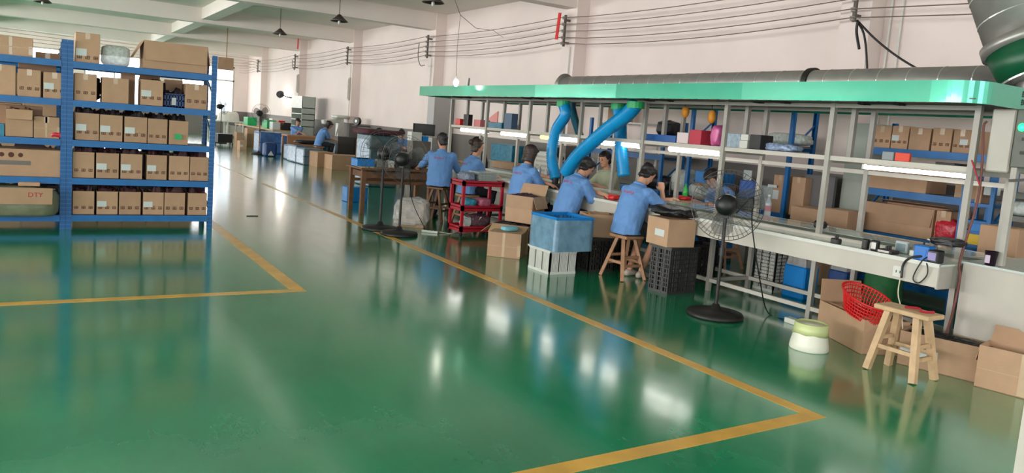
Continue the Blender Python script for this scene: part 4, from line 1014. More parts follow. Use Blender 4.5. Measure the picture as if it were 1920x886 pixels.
fan('far pedestal fan with wide wire guard beside the blue wrapped stack', (b3.x, b3.y), R_(170), 1.42, .33, pole=WOODD)
b4 = F(413, 268)
fan('far pedestal fan partly hidden beside the blue rack upright', (b4.x, b4.y), R_(70), 1.55, .36, R_(10))
h0 = Vector((b0.x, b0.y, 1.0)); fl0 = F(1440, 590); e0 = F(1482, 604)
cable('black fan cord looping down to the white foam block', [h0+Vector((.08, -.05, -.02)), PX(1412, 370, 5.55), PX(1410, 420, 5.6), PX(1424, 520, 5.75), Vector((fl0.x, fl0.y, .02)), Vector((e0.x, e0.y, .02))], .006)

# ================================================================ CRATES
def crate(label, x0, x1, y0, y1, z0, h, mat, nb=10, rows=1, rz=0, solid=False, group=None, wrap=None, name='plastic_crate'):
    cx, cy = (x0+x1)/2, (y0+y1)/2; t = thing(name, label, 'crate', (cx, cy, z0), rz, group)
    hx, hy = (x1-x0)/2, (y1-y0)/2; th = .012
    for nm, ax, s_ in (('wall', 0, -1), ('wall', 0, 1), ('wall', 1, -1), ('wall', 1, 1)):
        m = MB(); L = (hy if ax == 0 else hx); P = (hx if ax == 0 else hy)*s_
        def bx(a, b, c, d, inn=0):
            p0, p1 = sorted((P, P-s_*(th-inn)))
            m.box(p0, p1, a, b, c, d) if ax == 0 else m.box(a, b, p0, p1, c, d)
        if solid: bx(-L, L, 0, h)
        else:
            bx(-L, L, 0, .03); bx(-L, L, h-.035, h); bx(-L, -L+.02, .03, h-.035); bx(L-.02, L, .03, h-.035)
            n = max(3, int(nb*L/max(hx, hy)))
            for i in range(1, n): bx(-L+2*L*i/n-.006, -L+2*L*i/n+.006, .03, h-.035, .003)
            for k in range(1, rows+1): zz = .03+(h-.065)*k/(rows+1); bx(-L+.02, L-.02, zz-.006, zz+.006, .002)
            for q in (-.33, .33): bx(L*q*2*.5-.012, L*q*2*.5+.012, .03, h-.035, -.006)
        part('wall', m, mat, t)
    part('rim', MB().box(-hx-.01, hx+.01, -hy-.01, -hy+.004, h-.02, h).box(-hx-.01, hx+.01, hy-.004, hy+.01, h-.02, h).box(-hx-.01, -hx+.004, -hy, hy, h-.02, h).box(hx-.004, hx+.01, -hy, hy, h-.02, h), mat if not wrap else BLUPL, t)
    part('floor_plate', MB().box(-hx+th, hx-th, -hy+th, hy-th, .0, .01), mat, t)
    if wrap:
        m = MB(); n = 40; ring_ = []
        for k in range(7):
            z = .0+(h-.03)*k/6
            for i in range(n):
                q = i/n*4; sd = int(q); f_ = q-sd
                x, y = [(-hx+2*hx*f_, -hy), (hx, -hy+2*hy*f_), (hx-2*hx*f_, hy), (-hx, hy-2*hy*f_)][sd]
                k_ = 1.03+.012*noise.noise(Vector((x*9, y*9, z*16)))
                ring_.append((x*k_, y*k_, z))
        m.add(ring_, [(k*n+i, k*n+(i+1) % n, (k+1)*n+(i+1) % n, (k+1)*n+i) for k in range(6) for i in range(n)])
        part('film_wrap', m, wrap, t, 'wrinkled grey film', smooth=True)
    return t
crate('white slatted crate on the floor under the blue wrapped crate', 4.84, 5.22, 6.80, 7.25, 0, .275, WPL, 26, 0)
c_ = crate('blue crate wrapped in wrinkled grey film on top of the white crate', 4.82, 5.32, 6.70, 7.20, .276, .385, BLUPL, 8, 1, wrap=GREYW)
crate('black lattice crate beneath the open carton beside the nearest fan', 5.53, 5.97, 5.66, 5.94, 0, .50, M('black_crate', (52, 50, 48), .45, vary=.2), 12, 8, R_(5))
carton('tan carton standing on the black lattice crate, heaped with black fabric', (5.66, 5.80, .505), (.36, .36, .29), R_(-96), paper=2, tape=False, name='carton')
bag('heap of black fabric pieces on the carton and bench front', (5.72, 5.86, .80), (.40, .50, .11), M('black_fabric', (20, 20, 24), .4, vary=.5, scale=30, bump=.6, bscale=40), name='fabric_heap', cat='fabric', seed=5, sq=.8, amp=.22)
crate('black crate on the floor between the two nearest workers', 5.42, 5.80, 6.84, 7.14, 0, .40, M('black_crate', (0, 0, 0)), 10, 4)
carton('tan open carton on the black crate between the two nearest workers', (5.62, 7.0, .405), (.30, .36, .27), R_(-110), {'b': 165, 'l': 150}, fill=CARD2)
crate('dark crate under the bench behind the white crate', 5.92, 6.15, 6.9, 7.3, 0, .35, M('black_crate', (0, 0, 0)), 10, 4)
carton('worn carton with a printed edge before the opened carton stack', ((4.69+5.0)/2+.13, (7.95+7.66)/2+.15, 0), (.42, .34, .31), R_(-43), tapef=True, tape=False)
bag('pale blue cloth bundle on the worn carton', (5.02, 7.98, .312), (.22, .13, .06), M('pale_blue_cloth', (130, 196, 214), .7), name='cloth_bundle', cat='cloth', seed=8)
carton('lower open carton of the stack with its flap hanging out', (5.30, 8.30, 0), (.50, .42, .36), R_(-50), {'f': 118, 'l': 130, 'r': 172}, fill=DARK)
carton('upper open carton of the stack beside the bob haired worker', (5.42, 8.28, .385), (.40, .34, .35), R_(-62), {'f': 176, 'r': 160, 'b': 30}, fill=MARO)
crate('white lattice crate standing on end under the far side of the bench', 6.95, 7.22, 5.44, 5.74, 0, .58, WPL, 16, 12)
for i, (x0, x1, y0, y1, lb) in enumerate([(6.96, 7.20, 5.06, 5.34, 'blue bin with clear film under the bench right of the white crate'), (7.26, 7.5, 4.78, 5.0, 'darker blue bin under the bench behind the front leg')]):
    t = thing('blue_bin', lb, 'bin', ((x0+x1)/2, (y0+y1)/2, 0)); part('body', MB().box(x0, x1, y0, y1, 0, .36), [BLUPL, NAVY][i], t, world=True, bevel=.015)
    part('film', MB().heap(x0, x1, y0, y1, .44, .12, 8, 8, seed=i, base=.36), CLEAR, t, world=True)
bag('green sack under the bench near its right end', (7.5, 4.5, 0), (.3, .34, .5), M('green_sack', (40, 110, 60), .7, vary=.3), name='sack', seed=22)
q = F(1490, 608)
single('foam_block', 'white foam block on the floor left of the white bucket', 'block', MB().box(q.x-.03, q.x+.05, q.y-.16, q.y+.10, 0, .05), WPL, bevel=.005)
# bucket
q = F(1517, 655)
t = thing('bucket', 'white bucket with a yellow green film over its top', 'bucket', (q.x+.02, q.y+.02, 0))
part('wall', MB().lathe([(.150, 0), (.155, .01), (.150, .05), (.135, .12), (.128, .20), (.126, .21)], n=32), M('off_white_plastic', (232, 230, 214), .35, vary=.04), t, smooth=True)
m = MB().lathe([(.141, .13), (.134, .17), (.131, .215), (.120, .222), (.11, .205), (.02, .195)], n=32)
for i, v in enumerate(m.v): k = 1+.03*noise.noise(v*14); m.v[i] = Vector((v.x*k, v.y*k, v.z+(.02*noise.noise(v*20) if i < 32 else 0)))
part('film_cover', m, M('yellow_green_film', (202, 212, 150), .35, vary=.06), t, 'yellow green film', smooth=True)
# cartons at the right end
carton('large open carton holding the red basket under the bench end', (5.985, 3.74, 0), (.70, .40, .285), R_(-115), {'b': 120, 'l': 8}, fill=CARD2, mz=.1)
carton('open carton with black contents behind the empty stool', (5.93, 2.99, 0), (.60, .26, .27), R_(-74), {}, fill=BLK, fillh=.04, paper=1)
carton('large taped carton with raised lid at the lower right', (5.97, 2.42, 0), (.60, .26, .31), R_(-78), {'b': 25, 'l': 172}, tapef=True)
# red basket: oval, lattice walls
B0 = Vector((5.80, 3.62, .37)); RM = Matrix.Translation(B0) @ Matrix.Rotation(R_(-112), 4, 'Z') @ Matrix.Rotation(R_(14), 4, 'Y')
t = thing('red_basket', 'red oval plastic basket tilted on the open carton', 'basket', B0)
def bp_(a, z, k=1.0): s_ = .74+.26*z/.17; return RM @ Vector((math.cos(a)*.25*s_*k, math.sin(a)*.16*s_*k, z-.08))
N = 44; m = MB()
for i in range(N): a = 2*math.pi*i/N; m.tube([bp_(a, 0), bp_(a+.05, .085), bp_(a, .17)], .0045, 4, cap=False)
for z in (.0, .03, .06, .09, .12, .15): m.tube([bp_(2*math.pi*i/N, z) for i in range(N+1)], .005, 4, cap=False)
part('lattice_wall', m, REDPL, t, world=True)
m = MB(); m.tube([bp_(2*math.pi*i/N, .17, 1.03) for i in range(N+1)], .009, 6); part('rim', m, REDPL, t, 'pale worn rim', world=True, smooth=True)
m = MB(); m.add([bp_(2*math.pi*i/N, .004) for i in range(N)]+[bp_(2*math.pi*i/N, -.004) for i in range(N)], [tuple(range(N)), tuple(range(2*N-1, N-1, -1))]); part('floor_plate', m, REDPL, t, world=True)

# ================================================================ TROLLEY, TABLE, BAG
t = thing('red_trolley', 'red steel trolley loaded with clear tubs and small parts', 'trolley', (5.40, 9.6, 0))
tx0, tx1, ty0, ty1 = 5.08, 5.76, 9.40, 9.80
for x in (tx0+.02, tx1-.02):
    for y in (ty0+.02, ty1-.02): part('post', MB().box(x-.02, x+.02, y-.02, y+.02, .06, .80), REDP, t, world=True); part('caster', MB().cyl((x-.012, y, .03), (x+.012, y, .03), .03, n=12), BLK, t, world=True)
for z in (.12, .42, .78): part('tray', MB().box(tx0, tx1, ty0, ty1, z-.01, z).box(tx0, tx1, ty0, ty0+.01, z-.05, z+.03).box(tx0, tx1, ty1-.01, ty1, z-.05, z+.03).box(tx0, tx0+.01, ty0, ty1, z-.05, z+.03).box(tx1-.01, tx1, ty0, ty1, z-.05, z+.03), REDP, t, world=True)
for k in range(9):
    o = single('clear_tray', 'clear ribbed tray, %s in the stack of nine on the red trolley' % ['lowest', 'second from bottom', 'third from bottom', 'fourth from bottom', 'middle', 'fourth from top', 'third from top', 'second from top', 'topmost'][k], 'tray', MB().box(5.36, 5.66, 9.46, 9.76, .782+k*.017, .794+k*.017).box(5.35, 5.67, 9.45, 9.77, .791+k*.017, .795+k*.017), CLEARG, 'clear trays on the red trolley')
bag('clear bag of small parts beside the tray stack on the red trolley', (5.23, 9.6, .782), (.2, .3, .14), M('clear_parts', (120, 130, 150), .3, vary=.6, scale=60, bump=.8, bscale=60), seed=2, amp=.15, sq=.7)
bag('teal bag on the middle tray of the red trolley', (5.26, 9.55, .422), (.2, .22, .12), M('teal_film', (60, 150, 176), .4, vary=.3, scale=30, bump=.6), seed=41)
bag('pink parts bag on the middle tray of the red trolley', (5.50, 9.56, .422), (.22, .24, .13), M('dusty_pink_film', (180, 96, 120), .4, vary=.3, scale=30, bump=.6), seed=42)
bag('dark bag on the lowest tray of the red trolley', (5.45, 9.6, .122), (.36, .28, .18), M('mauve_film', (110, 80, 92), .4, vary=.5, scale=30, bump=.6), seed=43)
bag('crumpled white paper on the lowest tray of the red trolley', (5.22, 9.52, .122), (.14, .14, .16), PAPER, name='crumpled_paper', cat='paper', seed=44, amp=.2)
t = thing('wooden_table', 'old brown wooden table behind the pair of pedestal fans', 'table', (5.1, 12.1, 0))
part('tabletop', MB().box(4.42, 5.80, 11.70, 12.45, .73, .765), WOODD, t, world=True, bevel=.006)
part('apron_board', MB().box(4.50, 5.74, 11.78, 11.80, .60, .70).box(4.50, 4.52, 11.8, 12.38, .60, .70).box(4.50, 5.74, 12.36, 12.38, .60, .70), WOODD, t, world=True)
for x in (4.50, 5.72):
    for y in (11.80, 12.35): part('leg', MB().box(x-.035, x+.035, y-.035, y+.035, 0, .73), WOODD, t, world=True)
part('stretcher', MB().box(4.5, 5.72, 11.785, 11.815, .5, .55), WOODD, t, world=True)
part('stretcher', MB().box(4.5, 5.72, 12.335, 12.365, .5, .55), WOODD, t, world=True)
q = F(650, 300, .77); 
single('blue_bin', 'bright blue bin on the left corner of the old wooden table', 'bin', MB().box(4.44, 4.74, 11.95, 12.25, .766, .90).box(4.43, 4.75, 11.94, 12.26, .885, .90), BLUPL, bevel=.006)
single('white_tray', 'white tray beside the blue bin on the wooden table', 'tray', MB().box(4.80, 5.12, 12.0, 12.35, .766, .88), WPL, bevel=.005)
single('board_sheet', 'pale board lying at the front of the wooden table', 'board', MB().box(4.44, 4.90, 11.72, 11.93, .766, .775), M('pale_board', (205, 170, 130), .7))
single('blue_bin', 'blue bin on the floor behind the legs of the wooden table', 'bin', MB().box(4.80, 5.2, 13.35, 13.65, 0, .28), BLUPL, bevel=.01)
bag('dark heap of parts on the right half of the wooden table', (5.45, 12.1, .766), (.55, .5, .16), DARK, name='parts_heap', cat='parts', seed=51, amp=.2, sq=.7)
m_ = F(756, 420)
t = carton('carton inside a crumpled clear bag before the red trolley', (4.78, 10.42, 0), (.40, .30, .36), R_(-30), tape=False)
part('lettering', MB().box(-.12, -.09, -.152, -.151, .2, .26).box(-.06, -.03, -.152, -.151, .2, .26).box(0, .03, -.152, -.151, .2, .26).box(.05, .08, -.152, -.151, .2, .26), INK, t)
m = MB(); m.ball((0, 0, 0), 1, 26, 16)
for i, v in enumerate(m.v):
    qv = Vector([math.copysign(abs(c)**.6, c) for c in v]); k = 1+.14*noise.noise(v*4)
    m.v[i] = Vector((qv.x*.27*k, qv.y*.21*k, max(.002, .21+qv.z*.23*k)))
part('clear_bag', m, CLEAR, t, 'crumpled clear bag')
q = F(806, 436)
t = thing('power_strip', 'white power strip on the green floor before the trolley', 'power strip', (q.x, q.y, 0), R_(-40))
part('body', MB().box(-.12, .12, -.03, .03, 0, .035), WPL, t, bevel=.006)
for k in range(4): part('outlet', MB().box(-.09+k*.05, -.065+k*.05, -.012, .012, .035, .037), BLK, t)
cable('pale cord from the power strip to the red trolley', [Vector((q.x+.12, q.y-.06, .02)), F(850, 438)+Vector((0, 0, .008)), F(885, 425, .05), Vector((5.35, 9.30, .30))], .007, M('pale_wire', (0, 0, 0)))
cable('dark fan cord falling to the power strip', [Vector((b1.x+.1, b1.y+.02, .95)), F(772, 372, .45), F(790, 415, .15), Vector((q.x-.05, q.y, .04))], .006)
q = F(473, 405)
single('floor_scrap', 'small dark scrap lying in the aisle', 'scrap', MB().box(q.x-.08, q.x+.08, q.y-.02, q.y+.02, 0, .01), BLK)

# ================================================================ THINGS ON THE BENCH
def bottle(label, x, y, z, h, r, mat, cap=None, lab=None, name='bottle', group=None):
    t = thing(name, label, 'bottle', (x, y, z), 0, group)
    part('body', MB().lathe([(r*.9, 0), (r, .01), (r, h*.62), (r*.85, h*.70), (r*.38, h*.86), (r*.36, h*.93)], n=16), mat, t, smooth=True)
    part('cap', MB().cyl((0, 0, h*.92), (0, 0, h), r*.42, n=12), cap or WPL, t)
    if lab: part('label_band', MB().lathe([(r*1.02, h*.28), (r*1.02, h*.52)], n=16, cap=False), lab, t)
    return t
TZ = .816
q = F(1283, 380, TZ); bottle('green plastic bottle standing on the rear worktop', q.x, q.y, TZ, .25, .035, M('green_bottle', (60, 214, 90), .15, trans=.3), GREENP, M('green_label', (36, 170, 60), .5))
CB = M('clear_bottle', (206, 214, 218), .12, trans=.4)
q = F(1438, 407, TZ); bottle('clear bottle with a printed band right of the nearest fan head', q.x, q.y, TZ, .26, .036, CB, WPL, M('reddish_label', (180, 120, 130), .6))
q = F(1356, 402, TZ); bottle('clear bottle left of the fan head', q.x, q.y, TZ-.016, .24, .033, CB, WPL)
q = F(1342, 398, TZ); bottle('slim bottle with pale cap behind the fan pole', q.x, q.y, TZ-.016, .27, .028, M('yellowish_bottle', (190, 196, 160), .2, trans=.3), WPL)
for i, (x, y, h, lb) in enumerate([(1148, 330, .2, 'small bottle behind the second post'), (1157, 332, .16, 'short pale bottle between the straight hose and the post')]):
    q = F(x, y+6, TZ); bottle(lb+' across the bench', min(q.x, 7.2), q.y, TZ, h, .03, CB)
def bb(name, label, cat, px, py, sx, sy, h, mat, z=TZ, bevel=.004, maxx=7.2, rz=0, group=None):
    q = F(px, py, z); x = min(max(q.x, 5.86+sx/2), maxx)
    t = single(name, label, cat, MB().box(x-sx/2, x+sx/2, q.y-sy/2, q.y+sy/2, z, z+h), mat, group, bevel=bevel); return t
bb('white_tray', 'white tray with a dark device on the bench before the nearest worker', 'tray', 1240, 386, .2, .26, .035, WPL, maxx=6.08)
bb('dark_device', 'dark device lying in the white tray', 'device', 1240, 379, .12, .16, .015, BLK, z=TZ+.036, maxx=6.08)
bb('card_tray', 'shallow carton tray under the green bottle', 'tray', 1300, 384, .3, .34, .04, CARD, maxx=7.07)
bag('red parts in the shallow carton tray', (7.02, F(1300, 380, TZ).y, TZ+.041), (.16, .2, .05), REDPL, name='red_parts', cat='parts', seed=61, amp=.2)
bag('red cloth on the bench before the second worker', (6.05, 7.30, TZ), (.14, .22, .06), REDPL, name='red_cloth', cat='cloth', seed=62, amp=.2)
bag('dark tangle of parts before the bob haired worker', (6.08, 8.55, TZ), (.18, .26, .07), DARK, name='parts_heap', cat='parts', seed=63, amp=.2)
def device(name, label, px, py, sx, sy, h, mats, knobs=0):
    q = F(px, py, TZ); x = min(max(q.x, 5.87+sx/2), 6.19-sx/2)
    t = thing(name, label, 'device', (x, q.y, TZ))
    part('case', MB().box(-sx/2, sx/2, -sy/2, sy/2, 0, h), mats[0], t, bevel=min(.008, h*.2))
    part('face', MB().box(-sx/2-.003, -sx/2, -sy*.35, sy*.35, h*.2, h*.8), mats[1], t)
    for k in range(knobs): part('knob', MB().cyl((-sx*.2+k*.03, 0, h), (-sx*.2+k*.03, 0, h+.03), .009), BLK, t)
    return t
q = F(1535, 444, .87)
t = thing('black_box', 'round cornered black box on the glass strip', 'device', (6.45, PX(1535, 444, 6.45).y, .867)); part('case', MB().box(-.04, .04, -.06, .06, 0, .07), BLK, t, bevel=.018); part('lid', MB().box(-.042, .042, -.062, .062, .045, .05), BLKM, t)
device('switch_block', 'small black switch block with an upright pin on the bench front', 1567, 457, .06, .08, .05, (BLK, BLKM), 2)
device('black_clip', 'left of the two black upright clips on the bench front', 1622, 467, .05, .05, .09, (BLK, BLKM))
device('black_clip', 'right of the two black upright clips, with a silver middle', 1640, 470, .05, .06, .09, (BLK, GMET))
device('circuit_board', 'dark circuit board with small parts on the bench front', 1664, 474, .12, .14, .03, (DARK, GMET), 3)
t = device('grey_meter', 'tilted grey meter with a square screen on the bench', 1690, 474, .04, .11, .10, (M('meter_grey', (176, 186, 190), .4), M('lcd', (120, 140, 146), .2)))
device('white_adapter', 'white plug adapter beside the blue control box', 1712, 480, .05, .05, .05, (WPL, WPL))
device('blue_control_box', 'blue control box with cables on the bench corner', 1730, 488, .10, .12, .12, (M('bright_blue', (30, 112, 196), .4), M('bright_blue', (0, 0, 0))))
device('purple_box', 'dark box with a lilac face at the bench corner', 1752, 492, .10, .09, .10, (BLK, M('lilac', (150, 140, 196), .5)))
device('grey_motor_box', 'grey motor box at the bench end by the last post', 1782, 480, .14, .14, .10, (M('motor_grey', (92, 90, 92), .5), GMET), 1)
bag('crumpled black plastic on the motor box at the bench end', (6.05, F(1782, 466, .9).y-.12, .917+.032), (.2, .22, .06), BLK, name='black_plastic', cat='plastic', seed=64, amp=.2)
q = PX(1748, 458, 6.1)
t = thing('spool', 'white capped metal spool above the blue control box', 'spool', (6.12, q.y, TZ)); part('core', MB().cyl((0, 0, 0), (0, 0, .15), .03), GMET, t, smooth=True); part('cap', MB().cyl((0, 0, .15), (0, 0, .16), .05, n=20), WPL, t)
q = F(1856, 497, .847)
t = thing('dark_cup', 'dark purple printed cup on the machine top', 'cup', (q.x, q.y, .847)); part('body', MB().lathe([(.035, 0), (.045, .11), (.047, .11)], n=20), M('dark_purple', (44, 24, 42), .4), t, smooth=True); part('printed_band', MB().box(-.047, -.043, -.015, .02, .02, .08), M('pale_lilac', (200, 180, 200), .6), t)
Xc = 5.83
cable('black cable looping before the apron at the bench corner', [PX(1745, 478, 5.9), PX(1728, 490, Xc), PX(1712, 520, Xc), PX(1722, 530, Xc), PX(1738, 515, Xc), PX(1738, 495, Xc), PX(1730, 484, 5.9)], .005)
cable('thick black cable bundle dropping from the bench to the wall socket', [PX(1740, 480, 5.9), PX(1710, 482, Xc), PX(1694, 495, Xc), PX(1690, 520, Xc)], .009)
cable('pale cable hanging from the socket to the floor boxes', [PX(1688, 520, Xc), PX(1684, 550, Xc), PX(1690, 580, Xc-.02), PX(1693, 620, Xc), PX(1700, 650, Xc)], .005, M('pale_wire', (0, 0, 0)))
cable('twisted red and brown cable down the last bench post', [PX(1855, 228, 6.2)+Vector((-.04, 0, 0)), PX(1844, 240, 6.17), PX(1842, 300, 6.17), PX(1832, 380, 6.17), PX(1800, 488, 6.08), PX(1800, 520, 6.06), PX(1785, 590, 6.06), PX(1772, 630, 6.05)], .009, M('brown_red_wire', (112, 62, 54), .6))
cable('red wire curling over the last bench post', [PX(1822, 300, 6.17), PX(1830, 325, 6.17), PX(1836, 345, 6.17)], .006, REDP)

# ================================================================ THINGS ON THE BENCH SHELF AND UNDER THE HOOD
def sh(name, label, cat, px0, px1, pyb, pyt, mat, X=6.36, depth=.2, bevel=.004):
    y1 = PX(px0, pyb, X).y; y0 = PX(px1, pyb, X).y; h = PX((px0+px1)/2, pyt, X).z-ZS-.007
    return single(name, label, cat, MB().box(X, X+depth, y0, y1, ZS+.007, ZS+.007+max(.02, h)), mat, bevel=bevel)
sh('red_box', 'red carton on the bench shelf left of the pink bag', 'box', 1291, 1313, 268, 243, M('rose_red', (190, 52, 72), .5))
sh('white_box', 'white and pink box on the bench shelf left of the red carton', 'box', 1268, 1289, 266, 248, M('pinkish_white', (226, 208, 208), .6))
sh('blue_tray', 'long blue tray on the bench shelf above the nearest worker', 'tray', 1206, 1266, 262, 252, M('tray_blue', (40, 92, 160), .4))
c = PX(1340, 270, 6.42)
bag('pink plastic bag standing on the bench shelf by a post', (6.47, c.y, ZS+.007), (.16, .13, PX(1340, 236, 6.42).z-ZS), PINK, seed=71, amp=.12)
c = PX(1320, 268, 6.5)
bag('small blue net bag left of the pink bag on the shelf', (6.55, c.y, ZS+.007), (.12, .14, .10), NAVY, seed=72, amp=.2)
sh('clear_tray_stack', 'stack of pale blue clear trays right of the pink bag', 'tray', 1362, 1386, 273, 250, M('pale_blue_tray', (170, 190, 206), .3, vary=.2, scale=30))
t = sh('white_box', 'lower white box of the pair on the bench shelf', 'box', 1384, 1400, 277, 263, WPL)
sh('black_case', 'black case beside the white boxes on the bench shelf', 'case', 1404, 1424, 280, 252, BLK)
single('white_box', 'upper white box resting on the lower white box', 'box', MB().box(6.34, 6.50, PX(1402, 262, 6.34).y, PX(1388, 262, 6.34).y, t.location.z+.085, t.location.z+.15), WPL, bevel=.004)
sh('dark_lump', 'small dark block at the foot of a short shelf post', 'block', 1418, 1428, 281, 272, BLKM, X=6.42)
c = PX(1458, 282, 6.5)
bag('clear bag of blue parts on the bench shelf before the tall rack', (6.56, c.y, ZS+.007), (.24, .42, .08), M('blue_clear', (150, 170, 200), .25, vary=.5, scale=30, bump=.6), seed=73, amp=.15)
sh('orange_folder', 'bright orange folder leaning on the shelf over the long tube lamp', 'folder', 1676, 1704, 306, 286, M('orange_red', (238, 76, 48), .5), X=6.45, depth=.03)
sh('grey_folder', 'grey folder left of the orange folder on the shelf', 'folder', 1652, 1674, 303, 284, M('folder_grey', (150, 158, 160), .5), X=6.5, depth=.03)
sh('dark_tablet', 'flat dark tablet on the shelf over the long tube lamp', 'tablet', 1752, 1790, 316, 311, BLKM, X=6.40)
sh('black_tin', 'black tin on the far end of the bench shelf', 'tin', 868, 877, 236, 214, BLK, X=6.4, depth=.09)
sh('red_lamp_tin', 'small red tin at the far end of the bench shelf', 'tin', 853, 862, 232, 222, REDPL, X=6.45, depth=.09)
sh('blue_device', 'blue grey device on the shelf over the bob haired worker', 'device', 944, 958, 240, 212, M('blue_grey', (80, 104, 130), .5), X=6.4, depth=.12)
sh('blue_case', 'flat blue case on the shelf left of the blue grey device', 'case', 915, 940, 238, 229, TEALPL, X=6.4)
sh('pink_box', 'small pink box on the far part of the bench shelf', 'box', 888, 900, 234, 224, M('soft_pink', (214, 130, 130), .6), X=6.5)
for i, (x, y0, y1) in enumerate([(1285, 199, 221), (1335, 206, 232)]):
    X = 6.6; a = PX(x, y0, X); b = PX(x, y1, X)
    t = thing('orange_glove', ['yellow orange glove hanging under the hood, left one', 'orange glove hanging under the hood above the pink bag'][i], 'glove', b)
    m = MB().ball((a+b)/2, (.045, .05, (a.z-b.z)/2), 12, 10)
    for i_, v in enumerate(m.v): k = 1+.12*noise.noise(v*20); m.v[i_] = Vector((v.x, (v.y-a.y)*k+a.y, v.z))
    part('glove_body', m, M('glove_orange', (226, 150, 44), .6, vary=.2), t, world=True, smooth=True)
    part('hook', MB().cyl((a.x, a.y, a.z-.01), (a.x, a.y, HZ0+.028), .005), BLKM, t, world=True)
# papers hung on the opposite bench posts, monitor at the far end
q = PX(795, 243, 7.3)
t = thing('monitor', 'dark flat monitor tilted on a stand beyond the bench end', 'monitor', (7.3, 15.5, 0))
part('screen_frame', MB().bar((7.05, 15.6, q.z), (7.52, 15.45, q.z), .03, .26), BLK, t, world=True)
part('screen', MB().bar((7.08, 15.572, q.z), (7.49, 15.432, q.z), .002, .22), SCRN, t, world=True)
part('stand', MB().cyl((7.3, 15.55, .0), (7.3, 15.55, q.z-.12), .02).box(7.1, 7.5, 15.4, 15.7, 0, .02).box(6.95, 7.6, 15.35, 15.7, q.z-.16, q.z-.14), WMET, t, world=True)
for i, (x0, x1, yt, yb, mt, lb) in enumerate([(772, 791, 247, 256, WPL, 'white box on the tall stand beside the broad backed worker'), (792, 803, 255, 265, BLUPL, 'small blue box beside the white box by the broad backed worker')]):
    Y = 13.0; a = PY(x0, yb, Y); b = PY(x1, yb, Y); zt = PY(x0, yt, Y).z
    single('small_box', lb, 'box', MB().box(a.x, b.x, Y, Y+.2, 1.22, zt if zt > 1.25 else 1.3), mt)
single('tall_stand', 'grey wrapped stand holding the white and blue boxes', 'stand', MB().box(PY(774, 300, 13.0).x-.02, PY(806, 300, 13.0).x, 13.0, 13.25, 0, 1.218), M('stand_grey', (110, 104, 96), .6, vary=.2))

# ================================================================ FAR END OF THE HALL
def fb(name, label, cat, px0, px1, pyb, pyt, mat, depth=.6, bevel=.01, group=None, z0=0., wrap=None, at=None):
    """box on the floor (or at height z0) whose near left corner is seen at px0,pyb"""
    P = F(px0, pyb, z0) if at is None else at
    w_ = PY(px1, pyb, P.y).x-P.x; h = PY((px0+px1)/2, pyt, P.y).z-z0
    if wrap is None:
        return single(name, label, cat, MB().box(P.x, P.x+w_, P.y, P.y+depth, z0+.001, z0+h), mat, group, bevel=bevel)
    t = thing(name, label, cat, (P.x+w_/2, P.y+depth/2, z0), 0, group); n = max(2, int(h/.28))
    for k in range(n):
        part('tier', MB().box(P.x, P.x+w_, P.y, P.y+depth, z0+h*k/n+.004, z0+h*(k+1)/n), mat, t, world=True, bevel=.02)
    part('side_label', MB().box(P.x-.004, P.x, P.y+.05, P.y+depth-.05, z0+h*.1, z0+h*.9), wrap, t, world=True)
    return t
STW = M('blue_wrapped_stack', (66, 104, 156), .35, vary=.3, scale=5, bump=.5, bscale=14)
STP = M('pale_wrapped_side', (170, 186, 206), .35, vary=.35, scale=14, bump=.5, bscale=20)
fb('wrapped_stack', 'blue wrapped crate stack beside the far fan with the wide guard', 'stack', 486, 528, 287, 248, STW, .9, wrap=STP)
fb('wrapped_stack', 'blue wrapped crate stack right of the one beside the far fan', 'stack', 530, 566, 290, 254, STW, .8, wrap=STP)
t = fb('navy_sack', 'navy blue sack with a white triangle print before the blue stacks', 'sack', 496, 519, 293, 268, NAVY, .4, bevel=.05)
part('white_print', MB().add([(-.10, -.203, .04), (.10, -.203, .04), (0, -.203, .2), (-.10, -.205, .04), (.10, -.205, .04), (0, -.205, .2)], [(3, 4, 5), (0, 3, 5, 2), (1, 2, 5, 4)]), WPL, t)
fb('wrapped_stack', 'leftmost of the three low grey wrapped stacks with white mesh sides', 'stack', 545, 556, 301, 273, M('grey_wrapped', (94, 116, 134), .4, vary=.3, scale=6, bump=.4), .9, wrap=STP, group='low grey wrapped stacks')
fb('wrapped_stack', 'middle one of the three low grey wrapped stacks', 'stack', 554, 574, 305, 273, M('grey_wrapped', (0, 0, 0)), 1.0, wrap=STP, group='low grey wrapped stacks')
fb('wrapped_stack', 'rightmost low grey wrapped stack touching the long cartons', 'stack', 569, 604, 309, 279, M('grey_wrapped', (0, 0, 0)), 1.1, wrap=STP, group='low grey wrapped stacks')
bag('black sheet heaped on the middle low wrapped stack', (F(574, 303).x+.15, F(565, 305).y+.6, 0.56), (1.1, .7, .16), BLK, name='black_sheet', cat='sheet', seed=81, sq=.8)
P = F(590, 313)
carton('first long carton lying before the grey wrapped stacks', (P.x+.30, P.y+.4, 0), (.52, 1.0, .45), 0, tape=False)
P2 = F(617, 318)
carton('second long carton lying right of the first, before the table', (P2.x+.55, P2.y+.4, 0), (.95, .8, .42), 0, tape=False)
fb('wrapped_stack', 'wide dark green wrapped stack behind the second long carton', 'stack', 628, 662, 303, 270, DKGRN, .8, wrap=STP)
fb('teal_crate', 'teal crate before the far worker in profile', 'crate', 596, 611, 296, 264, TEALPL, .5)
fb('teal_crate', 'paler teal crate right of the first teal crate', 'crate', 611, 626, 296, 265, M('pale_teal', (90, 160, 186), .4, vary=.2), .5)
t = fb('wrapped_stack', 'tall dark wrapped stack with maroon cover behind the pair of fans', 'stack', 690, 742, 350, 254, DKGRN, .9, wrap=STP)
